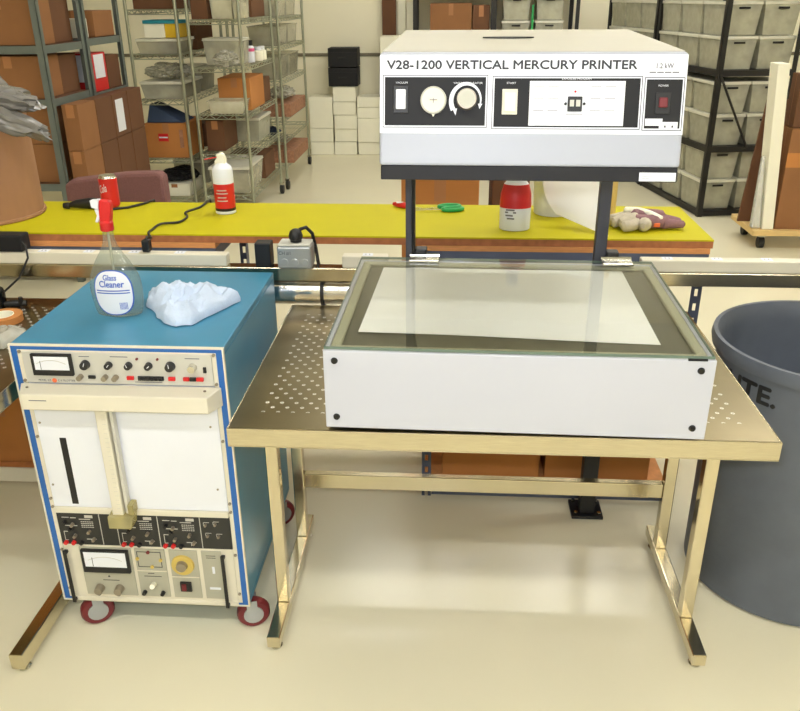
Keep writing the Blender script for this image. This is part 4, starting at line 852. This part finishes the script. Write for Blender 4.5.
# ---------------------------------------------------------------- white cartons, black cases and racks at the back wall
cols = [(-1.665, -1.395, (.147, .155, .345-.0)), (-1.385, -1.125, (.15, .145, .155, .145, .165)), (-1.11, -.84, (.145, .27, .12, .115))]
for ci_, (xa, xb, hs_) in enumerate(cols):
    z = 0
    for k, h in enumerate(hs_):
        d = random.uniform(-.006, .004)
        carton(xa+d, xb+d, 9.53+random.uniform(0, .03), 9.86, z, z+h-.004, '%s white carton from the floor in the stack %s' % (ORD[k], ('nearest the wire racks', 'under the black cases', 'beside the tall brown board')[ci_]), 'white cartons stacked at the back wall', 'box_white', 'white_carton', False, rz=random.uniform(-.012, .012)); z += h
for k in range(2):
    t = thing('black_case', ('lower black case on top of the white cartons', 'upper black case on top of the other black case')[k], 'case', (-1.265, 9.68, .761+k*.208), local=True)
    bx(-.166+k*.004, .166+k*.002, -.14, .14, .001, .2).build('case_body', 'charcoal', t, .006); bx(-.05, .05, -.146, -.14, .09, .11).build('handle', 'black', t, .003); bx(-.165, .165, -.1415, -.14, .15, .155).build('lid_line', 'black', t)
tag(bx(-.935+.1, -.68, 9.80, 9.88, 0, 2.1).build('wooden_board', 'kraft_dark', None, .004), 'tall brown board standing against the back wall', 'board')
carton(-.83, -.6, 9.45, 9.78, 1.02, 1.29, 'white carton high beside the tall brown board', None, 'box_white', 'white_carton', False); carton(-.82, -.58, 9.46, 9.78, 0, 1.018, 'tall white carton under the upper white carton at the back wall', None, 'box_white', 'white_carton', False)
for i, xa in enumerate((-.655, -.56)): tag(bx(xa, xa+.085, 9.82, 9.86, 0, 1.75-i*.12).build('white_board', 'box_white', None, .003), ('taller narrow white board leaning at the back wall', 'shorter narrow white board leaning at the back wall')[i], 'board')
BS = rivet('black steel shelving at the back wall behind the printer head', -.46, 1.28, 9.25, 9.8, (.1, .65, 1.2, 1.75), 2.2, 'rack_black', deck='kraft_dark')
bx(.36, .42, 9.252, 9.254, .1, 2.2).build('upright', 'rack_black', BS)
for i, z in enumerate((.101, .651, 1.201)): carton(-.28, .16, 9.3, 9.7, z, z+.42, 'large brown carton on the %s deck of the back wall shelving' % ORD[i], 'cartons on the back wall shelving', 'kraft')
carton(.17, .35, 9.3, 9.7, 1.201, 1.60, 'narrow dark carton on the black shelving at the back wall', None, 'kraft_dark')

# totes: one master copied
def make_tote():
    t = thing('storage_tote', 'x', 'tote', (0, 0, 0), local=True); a, b, h = .145, .184, .235
    o = MB().hexa([(-a*.88, -b*.9, .001), (a*.88, -b*.9, .001), (a*.88, b*.9, .001), (-a*.88, b*.9, .001), (-a, -b, h), (a, -b, h), (a, b, h), (-a, b, h)]); o.f = [f for i, f in enumerate(o.f) if i != 1]
    o.build('tote_wall', 'tote_plastic', t); bx(-a*.84, a*.84, -b*.86, b*.86, .004, h*.8).build('contents', 'tote_fill', t, .012)
    ld = bx(-a-.006, a+.006, -b-.006, b+.006, h-.014, h+.010).build('lid', 'tote_lid', t, .004); bx(-.045, .045, -b-.016, -b-.006, h-.045, h-.030).build('latch', 'charcoal', ld, .003)
    return t
tote0 = make_tote(); used = []
def put_tote(loc, rz, label, group):
    o = tote0 if not used else copy_tree(tote0); used.append(1)
    o.location = loc; o.rotation_euler = (0, 0, rz); o['label'] = label; o['group'] = group
for z in (1.201, .651):
    for x in (.63, .98):
        for k in range(2): put_tote((x, 9.5, z+k*.248), 0, '%s tote on the %s back wall shelf, %s the brown carton' % (('lower', 'upper')[k], 'middle' if z < 1 else 'high', 'next to' if x < .7 else 'far from'), 'totes on the back wall shelving')
tag(bx(.99-.2+.0, .81, 9.30, 9.34, 1.21, 1.6).build('green_strip', 'green'), 'thin green strip between the back wall totes', 'strip')
# right rack row, turned a little
RZ = .18; RL = (2.03, 6.75, 0)
rr = []
for seg, (ya, yb) in enumerate(((0, 1.25), (1.28, 2.53))):
    t = rivet(('nearer black steel rack of totes beside the white panel trolley', 'farther black steel rack of totes, behind the nearer tote rack')[seg], 0, .64, ya, yb, (.05, .57, 1.15, 1.75), 2.3, 'rack_black', 'tote_rack', 'rack_black', RZ, RL)
    if seg == 0:
        for p, q in (((.02, -.004, 1.12), (.33, -.004, .56)),): MB().cyl(p, q, .010, n=8).build('diagonal_brace', 'rack_black', t)
    for zi, z in enumerate((.051, .571, 1.151)):
        for k in range(2):
            for c in range(2):
                for d in range(3):
                    if c == 1 and (d > 0 or seg == 1): continue
                    lx, ly = .16+c*.315, ya+.235+d*.4
                    cx_, cy_ = RL[0]+lx*math.cos(RZ)-ly*math.sin(RZ), RL[1]+lx*math.sin(RZ)+ly*math.cos(RZ)
                    put_tote((cx_, cy_, z+k*.248), RZ, '%s tote on %s shelf of %s black rack, %s' % (('lower', 'upper')[k], ('bottom', 'middle', 'high')[zi], ('nearer', 'farther')[seg], ('%s along its side' % ORD[d]) if c == 0 else 'beside its corner tote'), 'totes on the angled racks')
# ---------------------------------------------------------------- trolley with white panel
do = thing('wooden_trolley', 'flat wooden trolley on black casters carrying a white panel', 'trolley', (2.55, 6.05, 0))
bx(2.15, 3.0, 5.80, 6.30, .105, .145).build('deck_board', 'wood', do, .004)
for x in (2.24, 2.9):
    for y in (5.87, 6.22): MB().cyl((x-.02, y, .042), (x+.02, y, .042), .0415, n=18).build('caster_wheel', 'rubber', do, .004); bx(x-.025, x+.025, y-.025, y+.025, .085, .105).build('caster_plate', 'chrome', do)
tag(MB().hexa([(2.22, 5.83, .1455), (2.30, 5.83, .1455), (2.30, 5.98, .1455), (2.22, 5.98, .1455), (2.135, 5.83, 1.27), (2.215, 5.83, 1.27), (2.215, 5.98, 1.27), (2.135, 5.98, 1.27)]).build('foam_board', 'box_white', None, .004), 'tall narrow white panel standing on the wooden trolley', 'panel')
tag(MB().hexa([(2.12, 6.06, .146), (2.6, 6.06, .146), (2.6, 6.08, .146), (2.12, 6.08, .146), (2.24, 6.2, 1.0), (2.7, 6.2, 1.0), (2.7, 6.22, 1.0), (2.24, 6.22, 1.0)]).build('brown_sheet', 'kraft_dark'), 'brown board leaning behind the white panel on the trolley', 'board')
c2 = carton(2.31, 2.85, 5.84, 6.02, .1455, .85, 'brown carton on the wooden trolley beside the white panel', None, 'kraft'); bx(-.272, .272, -.0925, -.0905, .44, .54).build('carton_band', 'kraft_orange', c2)
carton(2.31, 2.8, 5.85, 6.01, .853, 1.2, 'upper brown carton on the trolley carton beside the white panel', None, 'kraft_dark')
tag(MB().hexa([(2.15, 5.84, .147), (2.215, 5.84, .147), (2.215, 5.90, .147), (2.15, 5.90, .147), (2.145, 5.86, .66), (2.172, 5.86, .66), (2.172, 5.89, .66), (2.145, 5.89, .66)]).build('silver_bag', 'silver_bag', None, .012), 'silver bubble-wrap bag beside the white panel on the trolley', 'bag')
